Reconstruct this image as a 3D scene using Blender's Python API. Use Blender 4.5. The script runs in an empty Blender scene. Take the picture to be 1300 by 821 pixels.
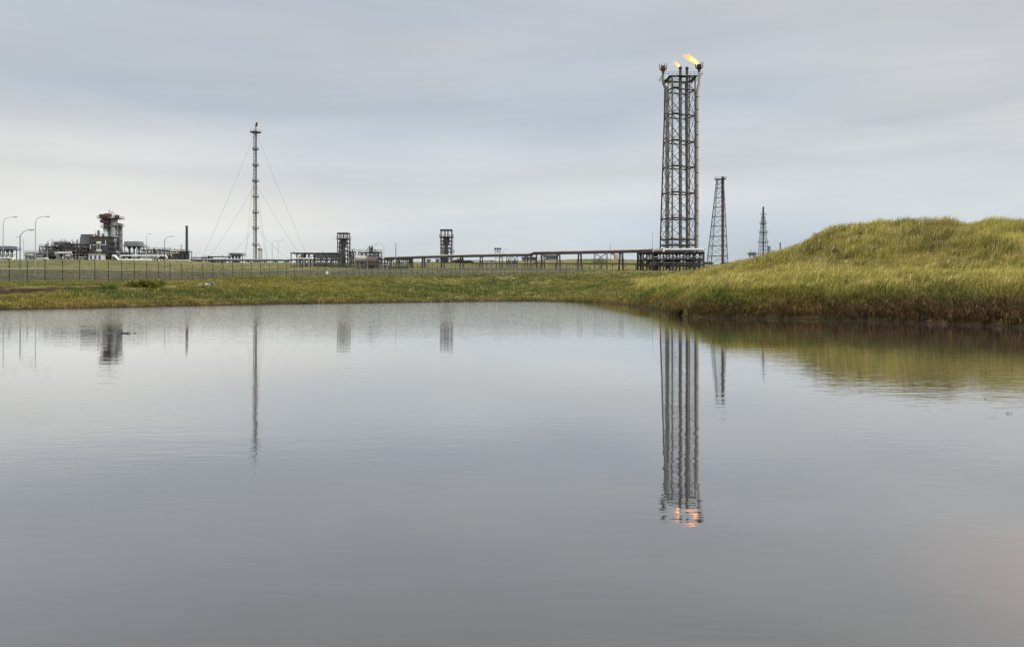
import bpy, math, random
import numpy as np
from mathutils import Vector, Matrix
random.seed(7); rng = np.random.default_rng(11)
scene = bpy.context.scene
COL = scene.collection
R = math.radians

# ------------------------------------------------------------------ camera
F = 960.0; HZ = 362.0; EYE = 1.7; W = 1300.0
cam_d = bpy.data.cameras.new('camera'); cam = bpy.data.objects.new('camera', cam_d); COL.objects.link(cam)
cam_d.sensor_width = 36.0; cam_d.lens = F / W * 36.0
cam_d.shift_y = -(410.5 - HZ) / W
cam_d.clip_start = 0.1; cam_d.clip_end = 9000
cam.location = (0, 0, EYE); cam.rotation_euler = (R(90), 0, 0)
scene.camera = cam
scene.view_settings.view_transform = 'Standard'; scene.view_settings.look = 'None'
scene.view_settings.exposure = 0; scene.view_settings.gamma = 1

def wx(px, Y): return (px - 650.0) / F * Y
def wz(py, Y): return EYE + (HZ - py) / F * Y

# ------------------------------------------------------------------ materials
def new_mat(name):
    m = bpy.data.materials.new(name); m.use_nodes = True
    nt = m.node_tree; nt.nodes.clear()
    out = nt.nodes.new('ShaderNodeOutputMaterial')
    return m, nt, out
def N(nt, t, **kw):
    n = nt.nodes.new(t)
    for k, v in kw.items():
        if hasattr(n, k): setattr(n, k, v)
        else: n.inputs[k].default_value = v
    return n
def ramp(nt, stops, fac=None, interp='LINEAR'):
    r = nt.nodes.new('ShaderNodeValToRGB'); cr = r.color_ramp; cr.interpolation = interp
    while len(cr.elements) > 1: cr.elements.remove(cr.elements[-1])
    cr.elements[0].position = stops[0][0]; cr.elements[0].color = tuple(stops[0][1]) + (1,)
    for p, c in stops[1:]:
        e = cr.elements.new(p); e.color = tuple(c) + (1,)
    if fac is not None: nt.links.new(fac, r.inputs[0])
    return r
def paint(name, c1, c2=None, scale=0.6, rough=0.55, metal=0.0, thr=(0.4, 0.7), bump=0.0):
    m, nt, out = new_mat(name)
    b = N(nt, 'ShaderNodeBsdfPrincipled'); b.inputs['Roughness'].default_value = rough; b.inputs['Metallic'].default_value = metal
    c2 = c2 or tuple(x * 0.6 for x in c1)
    tc = N(nt, 'ShaderNodeTexCoord'); n = N(nt, 'ShaderNodeTexNoise'); n.inputs['Scale'].default_value = scale
    n.inputs['Detail'].default_value = 6; n.inputs['Roughness'].default_value = 0.65
    mp = N(nt, 'ShaderNodeMapping'); mp.inputs['Scale'].default_value = (1, 1, 0.35)
    nt.links.new(tc.outputs['Object'], mp.inputs[0]); nt.links.new(mp.outputs[0], n.inputs['Vector'])
    r = ramp(nt, [(thr[0], c1), (thr[1], c2)], n.outputs['Fac'])
    nt.links.new(r.outputs[0], b.inputs['Base Color']); nt.links.new(b.outputs[0], out.inputs[0])
    return m
M = {
 'dark':   paint('dark_steel', (0.035, 0.037, 0.042), (0.10, 0.058, 0.038), 0.5),
 'black':  paint('black_steel', (0.022, 0.022, 0.026), (0.05, 0.04, 0.035), 0.8),
 'galv':   paint('galvanised_steel', (0.20, 0.22, 0.24), (0.12, 0.12, 0.13), 0.7, 0.5, 0.2),
 'grey':   paint('grey_cladding', (0.30, 0.31, 0.31), (0.20, 0.20, 0.20), 0.4, 0.5, 0.1),
 'midgrey':paint('mid_grey_steel', (0.13, 0.135, 0.14), (0.075, 0.07, 0.07), 0.6, 0.5, 0.1),
 'pale':   paint('pale_insulation', (0.42, 0.40, 0.36), (0.30, 0.26, 0.21), 0.25, 0.5),
 'white':  paint('white_paint', (0.72, 0.73, 0.73), (0.55, 0.54, 0.51), 0.3, 0.5, thr=(0.5, 0.8)),
 'olive':  paint('weathered_pipe', (0.22, 0.21, 0.18), (0.14, 0.125, 0.10), 0.35, 0.5),
 'rust':   paint('rusty_steel', (0.13, 0.06, 0.035), (0.06, 0.035, 0.028), 0.7, 0.8),
 'maroon': paint('red_brown_paint', (0.11, 0.045, 0.04), (0.06, 0.03, 0.03), 0.7, 0.7),
 'blue':   paint('blue_paint', (0.10, 0.125, 0.20), (0.06, 0.08, 0.13), 0.6, 0.5),
 'bluegrey': paint('blue_grey_sheet', (0.19, 0.23, 0.29), (0.13, 0.15, 0.19), 0.5, 0.5),
 'roofdark': paint('dark_roof_sheet', (0.045, 0.048, 0.06), (0.03, 0.03, 0.04), 0.5, 0.6),
 'scorch': paint('scorched_metal', (0.03, 0.017, 0.016), (0.10, 0.035, 0.025), 1.2, 0.8),
 'lampw':  paint('lamp_housing', (0.45, 0.46, 0.47), (0.36, 0.36, 0.36), 2.0, 0.4),
 'brown': paint('brown_tank_paint', (0.085, 0.05, 0.038), (0.045, 0.033, 0.03), 0.5, 0.7),
 'lampgrey': paint('galvanised_lamp_column', (0.33, 0.345, 0.36), (0.24, 0.25, 0.26), 0.7, 0.5),
 'creampt': paint('cream_paint', (0.50, 0.48, 0.38), (0.36, 0.33, 0.25), 0.4, 0.55),
 'wood':   paint('wet_bark', (0.045, 0.032, 0.022), (0.02, 0.015, 0.012), 9, 0.5),
 'plastic_white': paint('weathered_plastic', (0.62, 0.64, 0.66), (0.45, 0.46, 0.48), 6, 0.4),
 'plastic_blue': paint('blue_plastic', (0.12, 0.18, 0.38), (0.08, 0.11, 0.22), 6, 0.4),
 'pinkwall': paint('faded_pink_cladding', (0.40, 0.30, 0.27), (0.30, 0.21, 0.19), 0.4, 0.6),
}

# ------------------------------------------------------------------ mesh builder
class MB:
    def __init__(s): s.v = []; s.f = []
    def add(s, vs, fs):
        o = len(s.v); s.v += [tuple(p) for p in vs]; s.f += [tuple(i + o for i in f) for f in fs]
    def box(s, x0, x1, y0, y1, z0, z1):
        s.add([(x0,y0,z0),(x1,y0,z0),(x1,y1,z0),(x0,y1,z0),(x0,y0,z1),(x1,y0,z1),(x1,y1,z1),(x0,y1,z1)],
              [(0,3,2,1),(4,5,6,7),(0,1,5,4),(1,2,6,5),(2,3,7,6),(3,0,4,7)])
    def bar(s, a, b, t, t2=None):
        a = Vector(a); b = Vector(b); d = b - a
        if d.length < 1e-6: return
        d.normalize(); up = Vector((0,0,1)) if abs(d.z) < 0.9 else Vector((0,1,0))
        u = d.cross(up).normalized(); w = u.cross(d).normalized(); h = t/2; k = (t2 or t)/2
        vs = []
        for p, r in ((a,h),(b,k)):
            for i, j in ((-1,-1),(1,-1),(1,1),(-1,1)): vs.append(p + u*i*r + w*j*r)
        s.add(vs, [(0,1,2,3),(7,6,5,4),(0,4,5,1),(1,5,6,2),(2,6,7,3),(3,7,4,0)])
    def tube(s, pts, rad, n=10, cap=True):
        pts = [Vector(p) for p in pts]
        if not isinstance(rad, (list, tuple)): rad = [rad]*len(pts)
        o = len(s.v); prev = None
        for i, p in enumerate(pts):
            if i == 0: d = pts[1]-pts[0]
            elif i == len(pts)-1: d = pts[-1]-pts[-2]
            else: d = (pts[i+1]-pts[i]).normalized() + (pts[i]-pts[i-1]).normalized()
            d.normalize()
            if prev is None:
                up = Vector((0,0,1)) if abs(d.z) < 0.9 else Vector((1,0,0)); u = d.cross(up).normalized()
            else: u = (prev - d*prev.dot(d)).normalized()
            prev = u; w = d.cross(u)
            for k in range(n):
                a = 2*math.pi*k/n; s.v.append(tuple(p + (u*math.cos(a)+w*math.sin(a))*rad[i]))
        for i in range(len(pts)-1):
            for k in range(n):
                a = o+i*n+k; b = o+i*n+(k+1)%n; s.f.append((a,b,b+n,a+n))
        if cap:
            s.f.append(tuple(o+k for k in range(n))[::-1]); e = o+(len(pts)-1)*n; s.f.append(tuple(e+k for k in range(n)))
    def cyl(s, x, y, z0, z1, r, r2=None, n=14): s.tube([(x,y,z0),(x,y,z1)], [r, r if r2 is None else r2], n)
    def column(s, x, y, z0, z1, r, n=14):       # domed vertical vessel
        s.tube([(x,y,z0),(x,y,z1-r*.5),(x,y,z1-r*.2),(x,y,z1)], [r,r,r*.75,r*.15], n)
    def drum(s, x0, x1, y, z, r, n=14):         # domed horizontal vessel along x
        s.tube([(x0,y,z),(x0+r*.2,y,z),(x0+r*.5,y,z),(x1-r*.5,y,z),(x1-r*.2,y,z),(x1,y,z)], [r*.15,r*.75,r,r,r*.75,r*.15], n)
    def rail(s, x0, x1, y0, y1, z, h=1.1, t=0.07, step=2.0):
        for q in (h, h*.5):
            s.bar((x0,y0,z+q),(x1,y0,z+q),t); s.bar((x0,y1,z+q),(x1,y1,z+q),t)
            s.bar((x0,y0,z+q),(x0,y1,z+q),t); s.bar((x1,y0,z+q),(x1,y1,z+q),t)
        n = max(1, int((x1-x0)/step))
        for i in range(n+1):
            x = x0+(x1-x0)*i/n
            for y in (y0,y1): s.bar((x,y,z),(x,y,z+h),t)
        n = max(1, int((y1-y0)/step))
        for i in range(1,n):
            y = y0+(y1-y0)*i/n
            for x in (x0,x1): s.bar((x,y,z),(x,y,z+h),t)
    def frame(s, xs, ys, zs, t=0.3, brace=True, z0=0):
        for x in xs:
            for y in ys: s.bar((x,y,z0),(x,y,zs[-1]),t)
        for z in zs:
            for y in ys: s.bar((xs[0],y,z),(xs[-1],y,z),t*.9)
            for x in xs: s.bar((x,ys[0],z),(x,ys[-1],z),t*.9)
        if brace:
            lv = [z0]+list(zs)
            for i in range(len(lv)-1):
                for j in range(len(xs)-1):
                    if (i+j) % 2 == 0: s.bar((xs[j],ys[0],lv[i]),(xs[j+1],ys[0],lv[i+1]),t*.5)
                    else: s.bar((xs[j+1],ys[-1],lv[i]),(xs[j],ys[-1],lv[i+1]),t*.5)
    def build(s, name, mat, parent=None, smooth=False, loc=None):
        me = bpy.data.meshes.new(name); me.from_pydata(s.v, [], s.f); me.update()
        me.materials.append(mat)
        if smooth:
            me.polygons.foreach_set('use_smooth', [True]*len(me.polygons))
        o = bpy.data.objects.new(name, me); COL.objects.link(o)
        if parent: o.parent = parent
        if loc: o.location = loc
        return o
def smooth_flag(o, ang=40):
    me = o.data; me.polygons.foreach_set('use_smooth', [True]*len(me.polygons))
    me.set_sharp_from_angle(angle=R(ang)); return o
def tag(o, label, cat, group=None, kind=None):
    if label: o['label'] = label
    if cat: o['category'] = cat
    if group: o['group'] = group
    if kind: o['kind'] = kind
    return o
def thing(name, label, cat, loc, group=None):
    o = bpy.data.objects.new(name, None); o.empty_display_size = 0.5; COL.objects.link(o); o.location = loc
    return tag(o, label, cat, group)

# ------------------------------------------------------------------ noise and terrain height
_T = np.random.default_rng(5).random((256, 256))
def vnoise(x, y):
    xi = np.floor(x).astype(np.int64); yi = np.floor(y).astype(np.int64)
    fx = x-xi; fy = y-yi; fx = fx*fx*(3-2*fx); fy = fy*fy*(3-2*fy)
    a = _T[xi & 255, yi & 255]; b = _T[(xi+1) & 255, yi & 255]; c = _T[xi & 255, (yi+1) & 255]; d = _T[(xi+1) & 255, (yi+1) & 255]
    return (a*(1-fx)+b*fx)*(1-fy)+(c*(1-fx)+d*fx)*fy
def fbm(x, y, o=4):
    s = 0; a = .5
    for i in range(o):
        s = s + a*vnoise(x*2**i+17.3*i, y*2**i+9.1*i); a *= .5
    return s/(1-.5**o)-.5
def sst(a, b, x):
    t = np.clip((x-a)/(b-a), 0, 1); return t*t*(3-2*t)
def gp(px, py):                       # waterline pixel -> (X, Y)
    Y = F*EYE/(py-HZ); return (wx(px, Y), Y)
POND = [(-60,1.0),(-95,12),(-100,30),(-80,42),(-55,49)] + [gp(*p) for p in
   [(0,393),(60,391.6),(120,390.6),(200,388.8),(300,386.8),(400,385.2),(500,384),(560,383.2),(620,382.4),(700,382.2),(750,383.2),(790,386.2),(815,389.2),(838,394),
    (858,399),(872,402),(920,403),(1000,404.5),(1060,406),(1120,408),(1200,411),(1260,413.5),(1300,415.5)]] + [(27,28.5),(38,22),(44,12),(40,4),(25,1.0)]
PA = np.array(POND); PB = np.roll(PA, -1, axis=0)
def shore(x, y):                      # signed distance to the pond, positive on land
    x = np.asarray(x, float); y = np.asarray(y, float)
    x = x + 0.5*fbm(x*.35+3, y*.35) ; y = y + 0.8*fbm(x*.3+40, y*.3+9)
    best = np.full(x.shape, 1e9); ins = np.zeros(x.shape, bool)
    for (ax, ay), (bx, by) in zip(PA, PB):
        dx, dy = bx-ax, by-ay; t = np.clip(((x-ax)*dx+(y-ay)*dy)/(dx*dx+dy*dy), 0, 1)
        best = np.minimum(best, np.hypot(x-ax-t*dx, y-ay-t*dy))
        c = ((ay > y) != (by > y)); 
        with np.errstate(divide='ignore', invalid='ignore'):
            ins ^= c & (x < (bx-ax)*(y-ay)/(by-ay if by != ay else 1e-9)+ax)
    return np.where(ins, -best, best)
CX = [-400,-271,-171,-150,-83,-21,46,66,90,160,900]; CZ = [15.0,15.0,14.7,13.2,13.2,14.0,15.4,14.4,12.4,12.4,12.4]
HX = [12,18,22.6,25.5,28.4,31,32.8,40,46,55,80,140]; HC = [2.1,2.7,3.7,4.7,6.1,6.3,6.6,6.1,6.5,7.1,6.9,6.0]
def height(x, y):
    x = np.asarray(x, float); y = np.asarray(y, float); d = shore(x, y)
    dl = np.maximum(d, 0)
    far = np.interp(y, [60,80,105,128,150,290,400,4000], [1.0,1.7,2.75,2.5,2.9,7.3,0,0])
    crest = np.interp(x*400/np.maximum(y,400), CX, CZ)
    up = sst(0, 1, (y-290)/110)
    far = np.where(y < 290, far, 7.3+(crest-7.3)*up)
    left = np.interp(dl, [0,.25,1.5,6,22,24.5,40,60], [0,.12,.35,.6,1.0,1.1,2.0,4])
    # left: eroded step at Y = 79; centre: plain bank
    sc = sst(-37, -41, x + 2.0*fbm(x*.3, y*.1))
    edge = 77.3 + 1.2*fbm(x*.12+5, x*.03)
    step = .22 + .5*sst(56, 77, y) + .85*sst(edge, edge+.9, y) + .45*sst(82, 102, y)
    bank = np.interp(dl, [0,.25,1.5,5,15,28,40], [0,.15,.45,.8,1.55,2.9,3.4])
    bl = np.minimum(np.interp(dl, [0,.25,1.5,6,12,400], [0,.12,.38,.7,5,50]), step)
    gl = bank*(1-sc)+bl*sc
    flat = np.where(y < 130, np.minimum(gl, np.maximum(far, 1.72*sc)*(1-.22*sc*sst(80,90,y)) + .35*sst(-10, 12, x)*sst(140, 100, y)), far)
    # right: steep bank with a bench, then the dune
    rb = np.interp(dl, [0,.15,.9,1.8,3.2,8,30], [0,.22,.85,1.25,1.5,1.75,2.2])
    wgt = sst(3, 12, x) * sst(125, 80, y)
    wgt2 = sst(6, 11, x)
    cr = np.interp(x*68/np.maximum(y,68), HX, HC)
    foot = 44 - 6*sst(30, 48, x) + 3*fbm(x*.12+8, y*.02)
    top = 68 + 3*fbm(x*.08+1, 3.3)
    s = np.clip((y-foot)/(top-foot), 0, 1); s = s*.45+.55*sst(0, 1, s)
    dune = (cr-1.75)*s * sst(8, 20, x) * (1-.55*sst(95, 200, y))
    dune = dune*(1 + .0*x) + sst(.05, .5, s)*sst(14, 24, x)*sst(200,100,y)*(2.5*fbm(x*.15+30, y*.15+4, 3)+1.05*fbm(x*.38+7, y*.38+2, 2))*sst(1.02, .85, s)
    dune = dune + sst(14,24,x)*sst(200,100,y)*sst(.2,.9,s)*.7*fbm(x*.5+2, y*.5+8, 3)
    right = rb + dune
    land = np.where(x > 3, flat*(1-wgt*wgt2) + right*wgt*wgt2, flat)
    blend = wgt*wgt2
    land = np.where(y > 60, np.maximum(land, flat*(1-blend)), land)
    near = np.minimum(np.interp(dl, [0,.3,2,10,60], [0,.08,.16,1.2,3.5]), 3.5)
    land = np.where(y < 20, near + (land-near)*sst(8, 20, y)*sst(5, 20, x), land)
    land = land + (fbm(x*.25, y*.25)*.28 + fbm(x*1.1, y*1.1, 3)*(.18+.5*sst(9,16,x)))*np.clip(dl/3, 0, 1)*sst(60,35,np.hypot(x*.0,y*0)) + fbm(x*.03, y*.03)*1.2*sst(130,260,y)
    return np.where(d < 0, -0.9*(1-np.exp(d*.6)), land)
def gh(x, y): return float(height(np.array([x]), np.array([y]))[0])
def ground_hit(px, py, y0=20, y1=500):
    Y = np.linspace(y0, y1, 6000); z = height((px-650)/F*Y, Y); ray = EYE+(HZ-py)/F*Y
    i = int(np.argmax(z >= ray)); return ((px-650)/F*Y[i], float(Y[i]), float(z[i]))

def axis(segs):
    out = []
    for a, b, st in segs: out += list(np.arange(a, b, st))
    return np.array(out+[segs[-1][1]])
gx = axis([(-4000,-1000,300),(-1000,-400,60),(-400,-110,8),(-110,-50,1.2),(-50,70,.4),(70,120,2.5),(120,400,12),(400,1000,60),(1000,4000,300)])
gy = axis([(-1200,-100,100),(-100,-10,5),(-10,26,.8),(26,112,.4),(112,200,2),(200,480,5),(480,1000,50),(1000,6000,400)])
GX, GY = np.meshgrid(gx, gy); GZ = height(GX.ravel(), GY.ravel()).reshape(GX.shape)
nx, ny = len(gx), len(gy)
idx = np.arange(nx*ny).reshape(ny, nx)
faces = np.stack([idx[:-1,:-1], idx[:-1,1:], idx[1:,1:], idx[1:,:-1]], -1).reshape(-1, 4)
def np_mesh(name, co, loops, starts, mat, cols=None, smooth=True):
    me = bpy.data.meshes.new(name)
    me.vertices.add(len(co)); me.vertices.foreach_set('co', co.astype(np.float32).ravel())
    me.loops.add(len(loops)); me.loops.foreach_set('vertex_index', loops.astype(np.int32))
    me.polygons.add(len(starts)); me.polygons.foreach_set('loop_start', starts.astype(np.int32))
    if smooth: me.polygons.foreach_set('use_smooth', np.ones(len(starts), bool))
    if cols is not None:
        a = me.attributes.new('tint', 'FLOAT_COLOR', 'POINT')
        a.data.foreach_set('color', np.concatenate([cols, np.ones((len(cols),1))], 1).astype(np.float32).ravel())
    me.update(calc_edges=True); me.validate()
    me.materials.append(mat)
    o = bpy.data.objects.new(name, me); COL.objects.link(o); return o

# ground material: turf with straw and green patches, bare red-brown earth where it is steep or at the waterline
mg, nt, out = new_mat('turf')
L = nt.links
tc = N(nt, 'ShaderNodeTexCoord'); geo = N(nt, 'ShaderNodeNewGeometry')
n1 = N(nt, 'ShaderNodeTexNoise'); n1.inputs['Scale'].default_value = .045; n1.inputs['Detail'].default_value = 8; n1.inputs['Roughness'].default_value = .62
n2 = N(nt, 'ShaderNodeTexNoise'); n2.inputs['Scale'].default_value = 1.3; n2.inputs['Detail'].default_value = 8; n2.inputs['Roughness'].default_value = .7
L.new(tc.outputs['Object'], n1.inputs['Vector']); L.new(tc.outputs['Object'], n2.inputs['Vector'])
r1 = ramp(nt, [(.30,(.085,.10,.03)),(.46,(.14,.14,.042)),(.56,(.20,.165,.055)),(.70,(.23,.18,.075))], n1.outputs['Fac'])
r2 = ramp(nt, [(.30,(.45,.48,.40)),(.60,(1,1,1)),(.80,(1.3,1.22,1.1))], n2.outputs['Fac'])
mx = N(nt, 'ShaderNodeMix', data_type='RGBA', blend_type='MULTIPLY'); mx.inputs[0].default_value = 1
L.new(r1.outputs[0], mx.inputs[6]); L.new(r2.outputs[0], mx.inputs[7])
sep = N(nt, 'ShaderNodeSeparateXYZ'); L.new(geo.outputs['Position'], sep.inputs[0])
sn = N(nt, 'ShaderNodeSeparateXYZ'); L.new(geo.outputs['True Normal'], sn.inputs[0])
steep = N(nt, 'ShaderNodeMapRange'); L.new(sn.outputs['Z'], steep.inputs[0]); steep.inputs[1].default_value = .84; steep.inputs[2].default_value = .70
wl = N(nt, 'ShaderNodeMapRange'); L.new(sep.outputs['Z'], wl.inputs[0]); wl.inputs[1].default_value = .16; wl.inputs[2].default_value = .04
mxx = N(nt, 'ShaderNodeMath', operation='MAXIMUM'); L.new(steep.outputs[0], mxx.inputs[0]); L.new(wl.outputs[0], mxx.inputs[1])
earth = ramp(nt, [(.3,(.020,.014,.009)),(.55,(.050,.030,.018)),(.75,(.15,.075,.036))], n2.outputs['Fac'])
m2 = N(nt, 'ShaderNodeMix', data_type='RGBA'); L.new(mxx.outputs[0], m2.inputs[0]); L.new(mx.outputs[2], m2.inputs[6]); L.new(earth.outputs[0], m2.inputs[7])
bs = N(nt, 'ShaderNodeBsdfPrincipled'); bs.inputs['Roughness'].default_value = .95; bs.inputs['Specular IOR Level'].default_value = .15
bp = N(nt, 'ShaderNodeBump'); bp.inputs['Strength'].default_value = .9; bp.inputs['Distance'].default_value = .3; L.new(n2.outputs['Fac'], bp.inputs['Height']); L.new(bp.outputs[0], bs.inputs['Normal'])
L.new(m2.outputs[2], bs.inputs['Base Color']); L.new(bs.outputs[0], out.inputs[0])
ground = np_mesh('ground', np.stack([GX.ravel(), GY.ravel(), GZ.ravel()], 1), faces.ravel(), np.arange(len(faces))*4, mg)
tag(ground, 'dune and field ground around the pool', None, None, 'structure')

# ------------------------------------------------------------------ water
mw, nt, out = new_mat('pond_water'); L = nt.links
b = N(nt, 'ShaderNodeBsdfDiffuse'); gl_ = N(nt, 'ShaderNodeBsdfGlossy'); gl_.inputs['Roughness'].default_value = .02; gl_.inputs['Color'].default_value = (1,1,1,1)
tc = N(nt, 'ShaderNodeTexCoord')
def wave(scale, sx, sy, det, rot=0):
    mp = N(nt, 'ShaderNodeMapping'); mp.inputs['Scale'].default_value = (sx, sy, 1); mp.inputs['Rotation'].default_value = (0,0,R(rot))
    n = N(nt, 'ShaderNodeTexNoise'); n.inputs['Scale'].default_value = scale; n.inputs['Detail'].default_value = det; n.inputs['Roughness'].default_value = .45
    L.new(tc.outputs['Object'], mp.inputs[0]); L.new(mp.outputs[0], n.inputs['Vector']); return n.outputs['Fac']
a = wave(9.0, .28, 1.0, 2, 3); c = wave(2.2, .2, 1.0, 2, -2)
patch = wave(.10, .5, 1.0, 3, 20)
pr = N(nt, 'ShaderNodeMapRange'); L.new(patch, pr.inputs[0]); pr.inputs[1].default_value = .38; pr.inputs[2].default_value = .68; pr.inputs[3].default_value = .35; pr.inputs[4].default_value = 1.9
m1 = N(nt, 'ShaderNodeMath', operation='MULTIPLY'); L.new(a, m1.inputs[0]); L.new(pr.outputs[0], m1.inputs[1])
m2 = N(nt, 'ShaderNodeMath', operation='MULTIPLY'); L.new(m1.outputs[0], m2.inputs[0]); m2.inputs[1].default_value = .0022
m3 = N(nt, 'ShaderNodeMath', operation='MULTIPLY'); L.new(c, m3.inputs[0]); m3.inputs[1].default_value = .0024
m4 = N(nt, 'ShaderNodeMath', operation='ADD'); L.new(m2.outputs[0], m4.inputs[0]); L.new(m3.outputs[0], m4.inputs[1])
# a breeze ruffles the open water below the far shore; the lee of the dune stays calm
wsep = N(nt, 'ShaderNodeSeparateXYZ'); L.new(tc.outputs['Object'], wsep.inputs[0])
wy = N(nt, 'ShaderNodeMapRange'); wy.interpolation_type = 'SMOOTHSTEP'; L.new(wsep.outputs['Y'], wy.inputs[0]); wy.inputs[1].default_value = 24; wy.inputs[2].default_value = 44; wy.inputs[4].default_value = 1
wxr = N(nt, 'ShaderNodeMapRange'); wxr.interpolation_type = 'SMOOTHSTEP'; L.new(wsep.outputs['X'], wxr.inputs[0]); wxr.inputs[1].default_value = 9; wxr.inputs[2].default_value = 1; wxr.inputs[4].default_value = 1
wm = N(nt, 'ShaderNodeMath', operation='MULTIPLY'); L.new(wy.outputs[0], wm.inputs[0]); L.new(wxr.outputs[0], wm.inputs[1])
ruf = wave(5.0, .5, 1.0, 2, 3); rm = N(nt, 'ShaderNodeMath', operation='MULTIPLY'); L.new(ruf, rm.inputs[0]); L.new(wm.outputs[0], rm.inputs[1])
rm2 = N(nt, 'ShaderNodeMath', operation='MULTIPLY'); L.new(rm.outputs[0], rm2.inputs[0]); rm2.inputs[1].default_value = .030
m5 = N(nt, 'ShaderNodeMath', operation='ADD'); L.new(m4.outputs[0], m5.inputs[0]); L.new(rm2.outputs[0], m5.inputs[1]); m4 = m5
bp = N(nt, 'ShaderNodeBump'); bp.inputs['Strength'].default_value = 1; bp.inputs['Distance'].default_value = 1.0
L.new(m4.outputs[0], bp.inputs['Height']); L.new(bp.outputs[0], gl_.inputs['Normal'])
lw_ = N(nt, 'ShaderNodeLayerWeight'); lw_.inputs['Blend'].default_value = .5
pw_ = N(nt, 'ShaderNodeMath', operation='POWER'); L.new(lw_.outputs['Facing'], pw_.inputs[0]); pw_.inputs[1].default_value = 2.2
mw_ = N(nt, 'ShaderNodeMixShader'); L.new(pw_.outputs[0], mw_.inputs[0]); L.new(b.outputs[0], mw_.inputs[1]); L.new(gl_.outputs[0], mw_.inputs[2])
# murky grey-brown water; its colour turns pinkish in a soft round patch by the near right shore
dist = N(nt, 'ShaderNodeVectorMath', operation='DISTANCE'); L.new(tc.outputs['Object'], dist.inputs[0]); dist.inputs[1].default_value = (4.1, 4.0, 0)
sh = N(nt, 'ShaderNodeMapRange'); sh.interpolation_type = 'SMOOTHSTEP'; L.new(dist.outputs['Value'], sh.inputs[0]); sh.inputs[1].default_value = 2.3; sh.inputs[2].default_value = .6
mc = N(nt, 'ShaderNodeMix', data_type='RGBA'); L.new(sh.outputs[0], mc.inputs[0]); mc.inputs[6].default_value = (.045,.041,.035,1); mc.inputs[7].default_value = (.14,.09,.062,1)
L.new(mc.outputs[2], b.inputs['Color']); L.new(mw_.outputs[0], out.inputs[0])
wat = MB(); wat.add([(-115,-6,0),(60,-6,0),(60,100,0),(-115,100,0)], [(0,1,2,3)])
wo = wat.build('water', mw); tag(wo, 'still grey pool water mirroring the sky', None, None, 'structure')

# ------------------------------------------------------------------ grass
mgr, nt, out = new_mat('grass_blades'); L = nt.links
at = N(nt, 'ShaderNodeAttribute'); at.attribute_name = 'tint'
d1 = N(nt, 'ShaderNodeBsdfDiffuse'); t1 = N(nt, 'ShaderNodeBsdfTranslucent'); ms = N(nt, 'ShaderNodeMixShader'); ms.inputs[0].default_value = .35
L.new(at.outputs['Color'], d1.inputs['Color']); L.new(at.outputs['Color'], t1.inputs['Color'])
L.new(d1.outputs[0], ms.inputs[1]); L.new(t1.outputs[0], ms.inputs[2]); L.new(ms.outputs[0], out.inputs[0])

def grass(name, label, cx, cy, per, hgt, wid, spread, lean, droop, colfn, swirl=0.0):
    """tufts at (cx, cy): per blades each, curved tapering ribbons combed by the wind"""
    n = len(cx); k = n*per
    tx = np.repeat(cx, per); ty = np.repeat(cy, per); th = np.repeat(hgt, per)
    a = rng.random(k)*2*np.pi; r = np.sqrt(rng.random(k))*spread
    bx = tx+np.cos(a)*r; by = ty+np.sin(a)*r; bz = height(bx, by)-.02
    ok = bz > 0.0
    h = th*(.55+.6*rng.random(k))
    lx = lean[0]+np.cos(a)*(.35*r/spread+.15)+rng.normal(0,.16,k); ly = lean[1]+np.sin(a)*(.35*r/spread+.15)+rng.normal(0,.16,k)
    tl = np.repeat(rng.normal(0,.18,n), per); lx = lx+tl+swirl*1.6*fbm(tx*.11+60, ty*.11+3, 2); ly = ly+swirl*1.6*fbm(tx*.13+6, ty*.13+33, 2)
    ww = wid*(.6+.8*rng.random(k)); fa = rng.normal(0, .9, k)
    ux, uy = np.cos(fa)*ww/2, np.sin(fa)*ww/2
    dz = droop*(.6+.8*rng.random(k))
    P0 = np.stack([bx,by,bz],1); P1 = np.stack([bx+lx*h*.35, by+ly*h*.35, bz+h*.62],1)
    P2 = np.stack([bx+lx*h*1.05, by+ly*h*1.05, bz+h*(1-.45*dz)],1)
    U = np.stack([ux,uy,0*ux],1)
    co = np.stack([P0-U, P0+U, P1+U*.8, P1-U*.8, P2],1)[ok]
    col = colfn(tx, ty, bz, k)*np.repeat(np.clip(rng.normal(1,.24,n),.5,1.6), per)[:,None]
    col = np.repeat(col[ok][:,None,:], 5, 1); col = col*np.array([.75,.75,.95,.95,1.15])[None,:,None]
    m = len(co); base = np.arange(m)*5
    loops = np.stack([base,base+1,base+2,base+3, base+3,base+2,base+4],1).ravel()
    starts = np.stack([np.arange(m)*7, np.arange(m)*7+4],1).ravel()
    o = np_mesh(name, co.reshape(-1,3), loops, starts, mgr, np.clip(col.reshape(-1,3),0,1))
    return tag(o, label, 'grass', None, 'stuff')
def sample(n, t0, t1, y0, y1, dmin, p=1.0):
    t = t0+(t1-t0)*rng.random(n); u = rng.random(n)
    Y = np.exp(np.log(y0)+(np.log(y1)-np.log(y0))*u); X = t*Y
    d = shore(X, Y); k = d > dmin; return X[k], Y[k], d[k]
def mixc(w, A, B): return A[None,:]*(1-w[:,None])+B[None,:]*w[:,None]
C = lambda *v: np.array(v)
STRAW = C(.52,.41,.12); OLIVE = C(.19,.17,.042); GREEN = C(.10,.15,.035); LIME = C(.34,.31,.06); GOLD = C(.42,.32,.095); DEAD = C(.16,.105,.065); PALE = C(.58,.50,.23); RUSTY = C(.22,.10,.045)
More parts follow.
